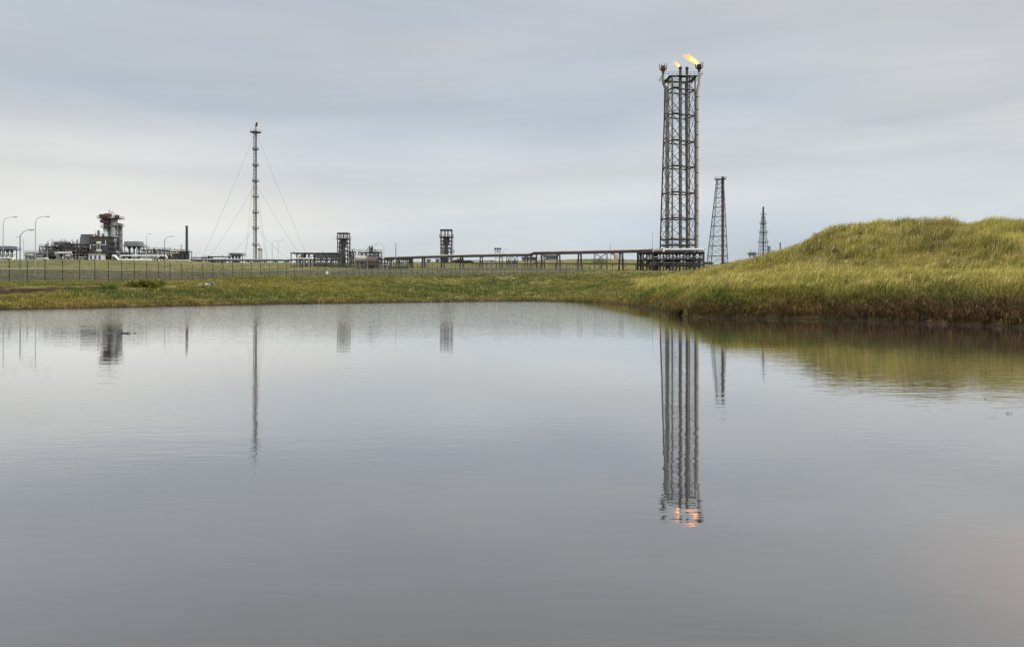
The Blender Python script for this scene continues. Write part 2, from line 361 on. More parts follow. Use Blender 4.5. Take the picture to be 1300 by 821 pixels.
def dune_col(x, y, z, k):
    n = fbm(x*.15, y*.10)+.5; m = fbm(x*.5+9, y*.5)+.5
    c = mixc(np.clip((n-.36)*4.0,0,1), OLIVE, LIME)
    c = c + (STRAW-c)*(np.clip((m-.42)*3,0,1)*.75)[:,None]
    w = rng.random(k); c = np.where((w<.15)[:,None], PALE, c); c = np.where((w>.94)[:,None], DEAD, c)
    return c*1.22*(.75+.5*rng.random(k))[:,None]
def bank_col(x, y, z, k):
    n = fbm(x*.35+4, y*.35)+.5; low = sst(1.25, .55, z)+.6*(n-.5)
    g = mixc(np.clip((n-.32)*2.6,0,1), GREEN*1.1, LIME*.95)
    c = g + (DEAD[None,:]*1.1-g)*(np.clip(low*sst(8,22,x),0,1)*.9)[:,None]
    w = rng.random(k); c = np.where((w<.12)[:,None], STRAW*(.9-.35*np.clip(low,0,1))[:,None], c); c = np.where((w > .97-.30*sst(.5,.2,z))[:,None], RUSTY, c); c = np.where(((w > .35)&(w < .35+.40*sst(.8,.3,z)))[:,None], DEAD*.8, c)
    return c*(.7+.55*rng.random(k))[:,None]
def meadow_col(x, y, z, k):
    n = fbm(x*.09+2, y*.16)+.5; m = fbm(x*.4+9, y*.7)+.5
    c = mixc(np.clip((n-.34)*2.8,0,1), GREEN*1.15, LIME)
    c = c + (GOLD-c)*np.clip(sst(.55,.15,z)*.7+ (m-.5)*1.6,0,1)[:,None]*.6
    w = rng.random(k); c = np.where((w<.08)[:,None], STRAW, c); c = np.where((w>.88)[:,None], DEAD*1.2, c)
    return c*np.array([.84,.84,.95])*(.7+.55*rng.random(k))[:,None]
X, Y, d = sample(15000, .16, .86, 31, 85, 1.5)
k = (X > 9); X, Y = X[k], Y[k]
grass('dune_grass', 'wind combed straw and olive marram grass over the dune', X, Y, 28, .62+.50*rng.random(len(X)), .018, .36, (.55,-.05), .9, dune_col, .7)
X, Y, d = sample(42000, .0, .86, 26, 62, .05)
k = (d < 3.2) & (X > 5); X, Y, d = X[k], Y[k], d[k]
grass('bank_grass', 'green and dead brown grass hanging over the near bank', X, Y, 22, .32+.55*rng.random(len(X))**1.5, .022, .26, (.08,-.38), 1.1, bank_col)
X, Y, d = sample(26000, -.78, .27, 46, 118, .1)
k = ~((X > 14) & (Y < 90) & (d > 3)) & ~((X < -37) & (Y > 75.9) & (Y < 78.7)); X, Y, d = X[k], Y[k], d[k]
grass('shore_grass', 'rough yellow and green grass on the far shore', X, Y, 16, (.22+.32*rng.random(len(X))*(fbm(X*.2,Y*.2)+.9))*np.where((X<-34)&(Y>67)&(Y<79),.30,1), .035, .40, (.15,-.05), .8, meadow_col)
X, Y, d = sample(14000, -.9, .9, 118, 420, .5)
ek = []
for (ax, ay), (bx_, by_) in zip(POND, POND[1:]):
    if max(ay, by_) < 26: continue
    l = math.hypot(bx_-ax, by_-ay); n_ = int(l*26); u = rng.random(n_)
    ex, ey = ax+(bx_-ax)*u, ay+(by_-ay)*u; ek.append(np.stack([ex+rng.normal(0,.6,n_), ey+rng.normal(0,.6,n_)],1))
ek = np.concatenate(ek); de = shore(ek[:,0], ek[:,1]); ek = ek[(de > .03) & (de < 1.0) & (ek[:,0] < 13)]
grass('waterline_grass', 'yellowed grass drooping into the water along the far shoreline', ek[:,0], ek[:,1], 14, .20+.22*rng.random(len(ek)), .032, .25, (.1,-.3), 1.0, meadow_col)
grass('field_grass', 'short rough grass over the field behind the fence', X, Y, 9, .30+.3*rng.random(len(X)), .09, .9, (.15,0), .7, lambda a,b,c_,k: meadow_col(a,b,c_,k)*np.array([.62,.60,.60]))

# ------------------------------------------------------------------ bushes
def leafy(name, label, px, py, rx, ry, rz, n, c1, c2, Y=None):
    p = ground_hit(px, py) if Y is None else (wx(px,Y), Y, gh(wx(px,Y),Y))
    root = thing(name, label, 'bush', p)
    lob = [(rng.uniform(-.6,.6)*rx, rng.uniform(-.5,.5)*ry, rng.uniform(.25,.6)*rz, rng.uniform(.35,.6)) for _ in range(7)]
    P = []
    for q in range(n):
        lx, ly, lz, lr = lob[q % 7]; v = rng.normal(size=3); v /= np.linalg.norm(v); rr = lr*(.5+.55*rng.random())
        P.append((lx+v[0]*rx*rr, ly+v[1]*ry*rr, max(.02, lz+v[2]*rz*rr)))
    P = np.array(P); s = min(rx,3)*.05*(.6+.9*rng.random(n))
    u = rng.normal(size=(n,3)); u /= np.linalg.norm(u,axis=1)[:,None]; w = np.cross(u, rng.normal(size=(n,3))); w /= np.linalg.norm(w,axis=1)[:,None]
    co = np.stack([P-u*s[:,None], P+w*s[:,None]*.6, P+u*s[:,None], P-w*s[:,None]*.6],1).reshape(-1,3)
    col = np.repeat(mixc(rng.random(n), C(*c1), C(*c2)), 4, 0)
    o = np_mesh('foliage', co, np.arange(4*n), np.arange(n)*4, mgr, col); o.parent = root
    st = MB()
    for lx, ly, lz, lr in lob: st.tube([(lx*.2,ly*.2,-.05),(lx*.6,ly*.6,lz*.5),(lx,ly,lz)], [.04*rz,.03*rz,.012*rz], 5)
    st.build('stem', M['wood'], root)
leafy('bramble_bush', 'green bramble clump at the right end of the bare earth step', 138, 368, .95, .7, .55, 1600, (.06,.09,.025), (.19,.22,.06))
leafy('bramble_bush', 'low spreading bramble with dark hollows on the left shore bank', 180, 364, 2.2, 1.1, .75, 2600, (.09,.11,.03), (.27,.27,.07))
leafy('gorse_bush', 'dark green bush row behind the fence beside the brown tank', 503, 340, 5.0, 2.5, 1.7, 4500, (.025,.05,.016), (.07,.10,.03), Y=300)
leafy('gorse_bush', 'low dark bush at the foot of the right open frame tower', 588, 336, 5, 3, 1.6, 4500, (.03,.045,.02), (.08,.10,.035), Y=372)
leafy('sedge_clump', 'dark sedge clump overhanging the water where the near bank begins', 862, 401.5, .45, .35, .5, 1500, (.018,.022,.010), (.05,.055,.02))

# ------------------------------------------------------------------ security fence
fpts = [(-60,96),(0,98.5),(110,103),(300,126),(450,152),(600,192),(740,238)]
fw = [Vector((wx(p,y), y)) for p, y in fpts]
def fence_pos(t):
    acc = 0
    for a, b2 in zip(fw, fw[1:]):
        l = (b2-a).length
        if t <= acc+l: return a+(b2-a)*((t-acc)/l)
        acc += l
    return fw[-1]
flen = sum((b2-a).length for a, b2 in zip(fw, fw[1:]))
m_mesh, nt, out = new_mat('weld_mesh')
d1 = N(nt,'ShaderNodeBsdfPrincipled'); d1.inputs['Base Color'].default_value = (.125,.125,.105,1); d1.inputs['Roughness'].default_value = .6
tr = N(nt,'ShaderNodeBsdfTransparent'); ms = N(nt,'ShaderNodeMixShader'); ms.inputs[0].default_value = .60
nt.links.new(tr.outputs[0], ms.inputs[1]); nt.links.new(d1.outputs[0], ms.inputs[2]); nt.links.new(ms.outputs[0], out.inputs[0])
m_mesh2 = m_mesh.copy(); m_mesh2.name = 'open_mesh'
for n_ in m_mesh2.node_tree.nodes:
    if n_.type == 'MIX_SHADER': n_.inputs[0].default_value = .20
o0 = fence_pos(0); org = Vector((o0.x, o0.y, gh(o0.x, o0.y)))
fence = thing('security_fence', 'long grey weld mesh security fence across the field behind the pool', 'fence', org)
SP = 2.0; nf = int(flen/SP); lo = MB(); hi = MB(); railm = MB(); rail2 = MB(); tops = []
H1, H2 = 1.85, 2.95
for i in range(nf+1):
    p = fence_pos(i*SP); q = Vector((p.x, p.y, gh(p.x, p.y)))-org; tops.append(q)
zs = np.array([q.z for q in tops]); zs = np.convolve(np.pad(zs, 6, 'edge'), np.ones(13)/13, 'valid')
for q, z in zip(tops, zs): q.z = float(z)
extra = MB()
for i, q in enumerate(tops):
    mb = MB() if i < 99 else extra
    mb.bar(q-Vector((0,0,.4)), q+Vector((0,0,H2)), .08)
    mb.bar(q+Vector((0,0,H2)), q+Vector((.0,-.28,H2+.28)), .06)
    if i < 99: mb.build('post', M['dark'], fence)
if extra.v: e = extra.build('posts', M['midgrey'], fence); e['kind'] = 'stuff'
for a, b2 in zip(tops, tops[1:]):
    z = Vector((0,0,1))
    for m_, h0, h1 in ((lo, -.1, H1), (hi, H1+.002, H2)):
        m_.add([a+z*h0, b2+z*h0, b2+z*h1, a+z*h1], [(0,1,2,3)])
    railm.bar(a+z*H1+Vector((0,-.06,0)), b2+z*H1+Vector((0,-.06,0)), .06); rail2.bar(a+z*H2+Vector((0,-.06,0)), b2+z*H2+Vector((0,-.06,0)), .035)
lo.build('lower_mesh', m_mesh, fence); hi.build('upper_mesh', m_mesh2, fence); railm.build('middle_rail', M['pale'], fence); rail2.build('top_rail', M['grey'], fence)
# small white notice on the fence
tt = min(range(len(tops)), key=lambda i: abs((tops[i]+org).x/(tops[i]+org).y-(416-650)/F)); q = tops[tt]+org
s = thing('warning_sign', 'small blank looking white notice fixed low on the mesh fence', 'sign', q+Vector((.4,-.2,1.0)))
p_ = MB(); p_.box(-.26,.26,-.012,.012,0,.55); p_.build('panel', M['white'], s)
p_ = MB(); p_.box(-.30,-.262,-.02,.02,-.03,.58); p_.box(.262,.30,-.02,.02,-.03,.58); p_.box(-.26,.26,-.02,.02,.552,.58); p_.build('frame', M['galv'], s)

# ------------------------------------------------------------------ street lamps
def lamp(px, ytop, Y, side, label, curved=False, mat='lampgrey', arm=1.9, r=.062, group='tall lamps round the gas plant'):
    x = wx(px, Y); g = gh(x, Y); top = wz(ytop, Y)-g
    t = thing('street_lamp', label, 'street lamp', (x, Y, g), group)
    p = MB()
    if curved:
        pts = [(0,0,-.3),(0,0,top-arm*.75)]
        for k in range(1,7):
            a = math.pi/2*k/6*.93; pts.append((side*arm*.55*(1-math.cos(a)), 0, top-arm*.75+arm*.7*math.sin(a)))
        pts.append((side*arm, 0, top-.02)); rr = [r*1.25, r]+[r*.8]*6+[r*.6]
        p.tube(pts, rr, 8); ex = side*arm
    else:
        p.tube([(0,0,-.3),(0,0,top-.8)], [r*1.3, r], 8); ex = side*arm
    smooth_flag(p.build('pole', M[mat], t))
    if not curved:
        q = MB(); q.tube([(0,0,top-.85),(side*arm*.35,0,top-.35),(side*arm*.8,0,top-.05),(ex,0,top)], [r*.8,r*.7,r*.6,r*.55], 7); smooth_flag(q.build('arm', M[mat], t))
    h = MB(); h.tube([(ex-side*.05,0,top),(ex+side*.25,0,top+.04),(ex+side*.85,0,top+.05),(ex+side*1.0,0,top+.03)], [.05,.11,.10,.04], 8)
    hd = smooth_flag(h.build('lamp_head', M['lampw'], t))
    l = MB(); l.box(min(ex+side*.25,ex+side*.85), max(ex+side*.25,ex+side*.85), -.08, .08, top-.14, top-.09); l.build('lens', M['white'], hd)
    b_ = MB(); b_.cyl(0,0,-.1,.9,r*1.7); b_.build('base', M['midgrey'], t)
    return t
lamp(4, 275.5, 152, 1, 'tall pale curved neck lamp at the very left edge of the photo', True)
lamp(45, 275, 148, 1, 'tall pale curved neck lamp right of the dark angled arm lamp', True)
lamp(25.5, 292, 114, 1, 'dark pole lamp with angled arm standing close behind the left fence', False, 'midgrey', 1.2)
lamp(30, 301, 235, -1, 'faint distant lamp with its head to the left behind the angled arm lamp', True, arm=1.5)
lamp(60, 304, 300, 1, 'small far lamp above the low dark pipework at left', False, arm=1.8)
lamp(186, 297, 255, 1, 'thin pale lamp right of the raised grey cooler drum', False, arm=.7)
lamp(209, 300, 172, 1, 'lamp with angled arm midway between cooler drum and black stack', False, 'midgrey', 1.2)
lamp(248, 320.5, 385, 1, 'very small lamp just right of the black stack', False, arm=2.0)
lamp(345.5, 306, 330, 1, 'dark lamp nearest right of the guyed mast', False, 'midgrey', 1.4)
lamp(353, 305, 345, 1, 'paler lamp behind the dark lamp right of the guyed mast', False, arm=1.9)
lamp(466, 311, 250, 1, 'lamp arching right in front of the brown tank', True, arm=2.4)
lamp(487.5, 309.5, 270, -1, 'lamp arching left towards the brown tank', True, arm=2.2)
lamp(639.5, 316, 360, 1, 'tiny lamp by the small white viewing mast behind the pipe rack', False, arm=.6)

def pole(name, label, px, ytop, Y, r0, r1, mat, fit=0, cat='pole'):
    x = wx(px, Y); g = gh(x, Y); h = wz(ytop, Y)-g
    t = thing(name, label, cat, (x,Y,g)); p = MB(); p.tube([(0,0,-.3),(0,0,h*.5),(0,0,h)], [r0,(r0+r1)/2,r1], 10); smooth_flag(p.build('shaft', M[mat], t))
    b_ = MB(); b_.cyl(0,0,-.2,.5,r0*2.2); b_.build('base', M['midgrey'], t)
    if fit:
        q = MB(); q.box(-fit,fit,-fit*.5,fit*.5,h,h+fit*.7); q.bar((0,0,h+fit*.7),(0,0,h+fit*2.2),.06); q.build('fitting', M['grey'], t)
    return t
pole('lightning_mast', 'slender dark tapering mast between arching lamp and right frame tower', 502.5, 308, 300, .22, .10, 'midgrey', cat='mast')
pole('lightning_mast', 'thin pale mast above the pipe rack right of the cross braced bay', 775, 308, 330, .14, .06, 'galv', cat='mast')
pole('lightning_mast', 'thinnest tall mast just left of the great flare tower', 828.5, 295, 330, .13, .05, 'galv', cat='mast')
pole('marker_pole', 'short pale pole on the field below the pipe rack', 794.5, 331, 300, .13, .10, 'galv', .22)
pole('vent_pole', 'small dark pole peeping over the dune right of the thin lattice mast', 990.5, 309, 480, .45, .40, 'midgrey', .7)

# black stack
def black_stack():
    Y = 398; x = wx(237,Y); g = gh(x,Y); h = wz(287,Y)-g
    t = thing('exhaust_stack', 'slim black exhaust stack with thick collar at the end of the plant', 'chimney', (x,Y,g))
    p = MB(); p.tube([(0,0,-.3),(0,0,h*.2),(0,0,h*.26),(0,0,h)], [1.0,1.0,.62,.55], 14); smooth_flag(p.build('shaft', M['black'], t))
    q = MB(); q.cyl(0,0,h-.5,h+.15,.68); q.cyl(0,0,h*.55,h*.55+.2,.7); q.build('collar', M['dark'], t)
    q = MB(); q.bar((.75,-.2,0),(.62,-.2,h-1),.07); q.bar((.75,.2,0),(.62,.2,h-1),.07)
    for i in range(int(h*1.6)): q.bar((.7,-.2,i/1.6),(.7,.2,i/1.6),.05)
    q.build('ladder', M['midgrey'], t)
    q = MB(); q.box(-3.2,1.6,-1.6,1.6,0,.4); q.box(-3.0,-.9,-1.2,1.2,.4,3.6); q.box(-3.3,2.2,-1.8,1.8,4.4,4.75); 
    for xx in (-3,2):
        for yy in (-1.6,1.6): q.bar((xx,yy,0),(xx,yy,4.4),.3)
    q.build('base_housing', M['dark'], t)
black_stack()

# ------------------------------------------------------------------ guyed flare mast
def guyed_mast():
    Y = 400; S = Y/F; x = wx(324.5,Y); g = gh(x,Y); Z = lambda py: wz(py,Y)-g
    t = thing('guyed_flare_mast', 'tall slim guyed flare mast with eight ring platforms and wire stays', 'flare stack', (x,Y,g))
    zt = Z(166); p = MB()
    r = .98; legs = [(r*math.cos(a), r*math.sin(a)) for a in (R(200),R(320),R(80))]
    for lx, ly in legs: p.tube([(lx,ly,-.3),(lx,ly,zt)], .15, 6)
    n = 40
    for i in range(n):
        z0 = zt*i/n; z1 = zt*(i+1)/n
        for k in range(3):
            a, b_ = legs[k], legs[(k+1)%3]
            if i % 2: a, b_ = b_, a
            p.bar((*a,z0),(*b_,z1),.09); p.bar((*legs[k],z1),(*legs[(k+1)%3],z1),.09)
    p.build('lattice', M['midgrey'], t)
    q = MB(); q.tube([(0.1,0,0),(0.1,0,zt+2)], .52, 12); smooth_flag(q.build('riser_pipe', M['pale'], t))
    q = MB(); q.tube([(.1,0,zt+2),(.55,0,zt+3.2),(.6,0,zt+4.3)], [.5,.52,.55], 10); smooth_flag(q.build('flare_tip', M['scorch'], t))
    for py, w in ((168,2.9),(189.5,1.75),(210,1.75),(230,1.85),(250,1.75),(270,1.75),(290,1.85),(311,1.9)):
        z = Z(py); q = MB(); q.tube([(0,0,z-.22),(0,0,z)], w, 12); pl = q.build('platform', M['dark'], t)
        q = MB()
        for k in range(12):
            a = 2*math.pi*k/12; b_ = a+2*math.pi/12; c0 = (w*math.cos(a)*.97, w*math.sin(a)*.97); c1 = (w*math.cos(b_)*.97, w*math.sin(b_)*.97)
            q.bar((*c0,z),(*c0,z+1),.06); q.bar((*c0,z+1),(*c1,z+1),.06); q.bar((*c0,z+.5),(*c1,z+.5),.05)
        q.build('railing', M['galv'], pl)
    mguy = M['midgrey']
    def guy(py, px2, py2, dy):
        x2 = wx(px2,Y+dy)-x; y2 = dy; gz = gh(x2+x,Y+dy)-g
        q = MB(); a = Vector((0.9*(1 if x2>0 else -1),0,Z(py))); b_ = Vector((x2,y2,gz)); pts = []
        for i in range(9):
            u = i/8; pp = a.lerp(b_,u); pp.z -= 1.2*math.sin(math.pi*u); pts.append(pp)
        q.tube(pts, .045, 5); q.build('guy_wire', mguy, t)
        
    guy(172,254,334,-15); guy(172,394,334,-15); guy(236,262,334,-14); guy(236,388,334,-14)
    guy(210,341,333,60); guy(210,310,333,70); guy(236,340,333,58); guy(236,308,334,-60); guy(292,277,334,-13); guy(292,374,334,-13)
    q = MB()
    for dx in (-1.6,1.6):
        for dy in (-1.6,1.6): q.box(dx-.4,dx+.4,dy-.4,dy+.4,-.3,.5)
    q.box(-1.1,1.1,-1.1,1.1,-.3,.8); q.build('footing', M['grey'], t)
    # vessel beside the foot
    x2 = wx(330.5,Y); t2 = thing('knockout_drum', 'short upright grey vessel with cap at the foot of the guyed mast', 'vessel', (x2,Y-.6,gh(x2,Y-.6)))
    h = wz(312,Y)-g; q = MB(); q.column(0,0,.9,h-1.2,.85); smooth_flag(q.build('shell', M['pale'], t2))
    q = MB(); q.tube([(0,0,h-2),(0,0,h-1.7)], 1.35, 12); q.build('platform', M['dark'], t2)
    q = MB(); q.tube([(0,0,h-1.3),(0,0,h),(-.8,0,h+.3)], .2, 8); q.tube([(.9,0,1),(1.1,0,1),(1.1,0,h-2.2)], .12, 6); q.build('pipe', M['midgrey'], t2)
    q = MB(); q.tube([(0,0,-.3),(0,0,1)], .95, 12); q.build('skirt', M['grey'], t2)
    return t
guyed_mast()

# ------------------------------------------------------------------ flames
def flame_mat(name, c, s, edge):
    m, nt, out = new_mat(name)
    e = N(nt,'ShaderNodeEmission'); e.inputs['Color'].default_value = c+(1,); e.inputs['Strength'].default_value = s
    tr = N(nt,'ShaderNodeBsdfTransparent'); ms = N(nt,'ShaderNodeMixShader'); lw = N(nt,'ShaderNodeLayerWeight'); lw.inputs['Blend'].default_value = .35
    no = N(nt,'ShaderNodeTexNoise'); no.inputs['Scale'].default_value = .9; no.inputs['Detail'].default_value = 3
    mr = N(nt,'ShaderNodeMapRange'); mr.inputs[1].default_value = .0; mr.inputs[2].default_value = .85; mr.inputs[3].default_value = edge; mr.inputs[4].default_value = 0
    nt.links.new(lw.outputs['Facing'], mr.inputs[0])
    mu = N(nt,'ShaderNodeMath', operation='MULTIPLY'); nr = N(nt,'ShaderNodeMapRange'); nr.inputs[1].default_value = .3; nr.inputs[2].default_value = .6; nr.inputs[3].default_value = .35; nr.inputs[4].default_value = 1
    tcn = N(nt,'ShaderNodeTexCoord'); nt.links.new(tcn.outputs['Object'], no.inputs['Vector']); nt.links.new(no.outputs['Fac'], nr.inputs[0])
    nt.links.new(mr.outputs[0], mu.inputs[0]); nt.links.new(nr.outputs[0], mu.inputs[1]); nt.links.new(mu.outputs[0], ms.inputs[0])
    nt.links.new(tr.outputs[0], ms.inputs[1]); nt.links.new(e.outputs[0], ms.inputs[2]); nt.links.new(ms.outputs[0], out.inputs[0]); return m
MF_out = flame_mat('flame_orange', (1.0,.29,.06), 2.7, .6); MF_in = flame_mat('flame_yellow', (1.0,.52,.2), 6.5, .85)
def flame(label, loc, vec, w, seed):
    t = thing('gas_flame', label, 'flame', loc, None); rs = random.Random(seed)
    vec = Vector(vec); side = Vector((-vec.z,0,vec.x)).normalized(); dep = Vector((0,1,0))
    def tongue(ofs, sc, ln):
        q = MB(); pts = []; rad = []
        for i in range(11):
            u = i/10; pp = vec*(u*ln)+side*(ofs*u*(1.1-u*.3)+.12*w*math.sin(u*7+ofs*3))+dep*(.2*ofs*u)
            pts.append(pp); rad.append(max(.03, w*sc*(math.sin(math.pi*min(1,u*.86+.14)))**.75*(.8+.35*rs.random())*(1-.25*u)))
        q.tube(pts, rad, 12); return q
    for k, (o_, sc, ln) in enumerate(((0,.85,1),(.8*w,.45,.9),(-.7*w,.5,.72),(1.3*w,.25,1.12),(-1.1*w,.25,.95),(.3*w,.3,1.2))):
        smooth_flag(tongue(o_, sc, ln).build('outer_tongue', MF_out, t), 180)
    for k, (o_, sc, ln) in enumerate(((0,.6,.74),(.55*w,.3,.66),(-.4*w,.3,.5))):
        smooth_flag(tongue(o_, sc, ln).build('inner_tongue', MF_in, t), 180)
    return t

# ------------------------------------------------------------------ great flare tower
def flare_tower():
    Y = 290; S = Y/F; cx = wx(862,Y); g = gh(cx,Y); Z = lambda py: wz(py,Y)-g; Xp = lambda px: (px-862)*S
    t = thing('flare_tower', 'huge lattice flare tower carrying bundled pipes and burner heads', 'flare tower', (cx,Y,g))
    base = Z(318); top = Z(101)
    def leg(k, z):
        u = min(1, max(0, (z-base)/(top-base)))
        A = Vector((Xp(839+6*min(1,u*1.15)), 1.5, z)); B = Vector((Xp(850), -4.8, z)); Cc = Vector((Xp(881), -1.8, z)); D = Vector((Xp(875.5-1.5*u), 5.0, z))
        return (A,B,Cc,D)[k]
    lv = [Z(p) for p in (318,311.5,304,278,245.7,213,181,148,116,101)]
    names = [leg(k,0) for k in range(4)]
    for k in range(4):
        q = MB(); q.tube([leg(k,z) for z in [Z(345)+.0]+lv] if False else [leg(k,base-2)]+[leg(k,z) for z in lv[1:]], .27, 8); smooth_flag(q.build('leg', M['dark'], t))
    q2 = MB()
    for i, z in enumerate(lv):
        q = MB()
        for k in range(4): q.bar(leg(k,z), leg((k+1)%4,z), .42)
        q.build('ring_beam', M['black'], t)
        for k in range(4):
            if i < len(lv)-1:
                z1 = lv[i+1]; a, b_ = leg(k,z), leg((k+1)%4,z); c_, d_ = leg(k,z1), leg((k+1)%4,z1)
                q2.bar(a,d_,.15); q2.bar(b_,c_,.15)
                if z1-z > 6:
                    zm = (z+z1)/2; am, bm = leg(k,zm), leg((k+1)%4,zm); cm = (am+bm)/2
                    q2.bar(am,(a+b_)/2,.09) ; q2.bar(bm,(a+b_)/2,.09); q2.bar(am,(c_+d_)/2,.09); q2.bar(bm,(c_+d_)/2,.09)
    q2.build('bracing', M['dark'], t)
    # service platforms along the lattice
    for i, z in enumerate(lv[3:-1]):
        q = MB(); q.box(Xp(851),Xp(859),-5.5,-4.2,z+.1,z+.25); q.rail(Xp(851),Xp(859),-5.5,-4.2,z+.25,1.1,.06); q.build('service_platform', M['dark'], t)
    z = lv[-1]
    q = MB(); q.box(Xp(846),Xp(882),-5.2,-3.6,z,z+.2); q.box(Xp(846),Xp(882),3.6,5.2,z,z+.2); q.box(Xp(846),Xp(850),-3.6,3.6,z,z+.2); q.box(Xp(878),Xp(882),-3.6,3.6,z,z+.2)
    pl = q.build('top_platform', M['dark'], t)
    q = MB(); q.rail(Xp(840),Xp(888),-5.2,5.2,z+.2,1.2,.08,1.5); q.build('railing', M['midgrey'], pl)
    # risers
    def riser(pts, r, mat, n=14):
        q = MB(); q.tube(pts, r, n); return smooth_flag(q.build('riser_pipe', M[mat], t))
    zb = Z(319)
    riser([(Xp(846.5),-1,zb),(Xp(846.5),-1,Z(119)),(Xp(845),-1,Z(114)),(Xp(841.8),-1,Z(108)),(Xp(840.8),-1,Z(103)),(Xp(841),-1,Z(93))],
          [.78,.72,.6,.5,.45,.42], 'olive')
    riser([(Xp(884.3),-1,zb),(Xp(884.2),-1,Z(119)),(Xp(885),-1,Z(113)),(Xp(886.6),-1,Z(107)),(Xp(886.8),-1,Z(102)),(Xp(886.8),-1,Z(92))],
          [.58,.55,.5,.45,.45,.45], 'pale')
    riser([(Xp(861.5),-3,zb),(Xp(861.5),-3,Z(97))], .62, 'midgrey')
    riser([(Xp(870.6),-2,zb),(Xp(870.6),-2,Z(96))], .5, 'midgrey'); riser([(Xp(873.4),1,zb),(Xp(873.4),1,Z(108))], .42, 'rust')
    riser([(Xp(849.2),2,zb),(Xp(849.2),2,Z(108))], .34, 'olive')
    q = MB()
    for dx in (-.25,.25): q.bar((Xp(851.6)+dx,-4.9,Z(318)),(Xp(851.6)+dx,-4.9,Z(101)),.07)
    for i in range(110): zz = Z(318)+(Z(101)-Z(318))*i/110; q.bar((Xp(851.6)-.25,-4.9,zz),(Xp(851.6)+.25,-4.9,zz),.05)
    q.build('ladder', M['galv'], t)
    q = MB(); q.box(Xp(872.6)-.2,Xp(872.6)+.2,-3.4,-3.3,Z(318),Z(101)); q.build('cable_tray', M['rust'], t)
    # flanges on pale outer pipe
    for py in range(124,318,16):
        q = MB(); q.cyl(Xp(884.25),-1,Z(py)-.12,Z(py)+.12,.68); q.build('pipe_clamp', M['midgrey'], t)
        q = MB(); q.cyl(Xp(846.5),-1,Z(py+5)-.12,Z(py+5)+.12,.86); q.build('pipe_clamp', M['midgrey'], t)
    # plain tips of the middle pair
    for px, py in ((861.5,88),(870.6,87.5)):
        yy = -3 if px < 865 else -2
        q = MB(); q.tube([(Xp(px),yy,Z(97)),(Xp(px),yy,Z(py+3)),(Xp(px),yy,Z(py+2.4)),(Xp(px),yy,Z(py))], [.5,.48,.66,.62], 12); smooth_flag(q.build('flare_tip', M['scorch'], t))
    # crown burners
    for px, py0, mat in ((841.2,83,'rust'),(886.8,81,'scorch')):
        q = MB(); zb_, zt_ = Z(py0+9), Z(py0+2)
        q.tube([(Xp(px),-1,zb_-.8),(Xp(px),-1,zb_),(Xp(px),-1,zb_+1.4),(Xp(px),-1,zt_)], [.45,.55,.95,.85], 12); hd = smooth_flag(q.build('burner_head', M[mat], t))
        q = MB()
        for k in range(8):
            a = 2*math.pi*k/8+.2; c_, s_ = math.cos(a), math.sin(a)
            q.tube([(Xp(px)+.5*c_,-1+.5*s_,zb_+.2),(Xp(px)+1.35*c_,-1+1.35*s_,zb_+1.0),(Xp(px)+1.55*c_,-1+1.55*s_,zt_+.6)], [.16,.15,.12], 6)
        q.build('burner_arm', M[mat], hd)
    # elevated base deck with pipes and its under frame
    q = MB(); xs = [Xp(p) for p in (813,825,838,850,863,876,888)]; ys = [-6.5,0,6.5]
    q.frame(xs, ys, [Z(337),Z(330),Z(321.5)], .5, True, -.4)
    q.build('base_frame', M['black'], t)
    q = MB(); q.box(Xp(812),Xp(889),-7,7,Z(321.4),Z(320.4)); q.box(Xp(838),Xp(889),-6,6,Z(330)+.25,Z(330)+.4); dk = q.build('deck', M['dark'], t)
    q = MB(); q.rail(Xp(822),Xp(889),-7,7,Z(320.4),1.1,.08,2.2); q.build('railing', M['midgrey'], dk)
    for (yy, rr, mat, x0, x1, zz) in ((-5.8,.55,'white',838,889,Z(317.6)),(-4.2,.5,'pale',826,884,Z(318.2)),(-2.4,.55,'white',850,880,Z(317)),(0,.6,'pale',812,886,Z(318.5)),(2.2,.5,'white',830,888,Z(316.8)),(-6.2,.35,'grey',815,886,Z(327)),(-5,.4,'pale',822,880,Z(334))):
        q = MB(); q.tube([(Xp(x0),yy,zz-1.2),(Xp(x0)+.5,yy,zz),(Xp(x1)-.5,yy,zz),(Xp(x1),yy,zz-1.2)], rr, 10); smooth_flag(q.build('header_pipe', M[mat], t))
    rs = random.Random(3)
    for k in range(14):
        q = MB(); x0 = Xp(rs.uniform(816,884)); yy = rs.uniform(-6,5); q.tube([(x0,yy,Z(340)),(x0,yy,Z(rs.choice([330,322])))], rs.uniform(.15,.4), 7)
        if k % 2: q.drum(x0-1.6,x0+1.6,yy,Z(333),.8,9)
        q.build('under_deck_pipe', M['midgrey'], t)
    q = MB(); q.column(Xp(829),-3,-.3,Z(323),.9); smooth_flag(q.build('seal_drum', M['midgrey'], t))
    q = MB(); x0, x1 = Xp(852), Xp(866)
    for yy in (-7.4,-8.2): q.bar((x0,yy,Z(341)),(x1,yy,Z(321)),.15)
    for i in range(16): u = i/15; q.box(x0+(x1-x0)*u-.15,x0+(x1-x0)*u+.15,-8.2,-7.4,Z(341)+(Z(321)-Z(341))*u,Z(341)+(Z(321)-Z(341))*u+.05)
    q.build('stair', M['midgrey'], t)
    flame('big bright flame blowing left from the right burner crown', (cx+Xp(886.3),Y-1,wz(82.5,Y)), ((869-886)*S,0,(82-70)*S), 1.15, 4)
    flame('small yellow flame leaning left off the left centre pipe', (cx+Xp(861),Y-3,wz(88.5,Y)), ((855-861)*S,0,(88.5-81.5)*S), .65, 9)
    flame('tiny flame flicker on top of the guyed mast', (wx(324.5,400)+.6,400,wz(157.5,400)), (-.5,0,1.1), .3, 2)
flare_tower()

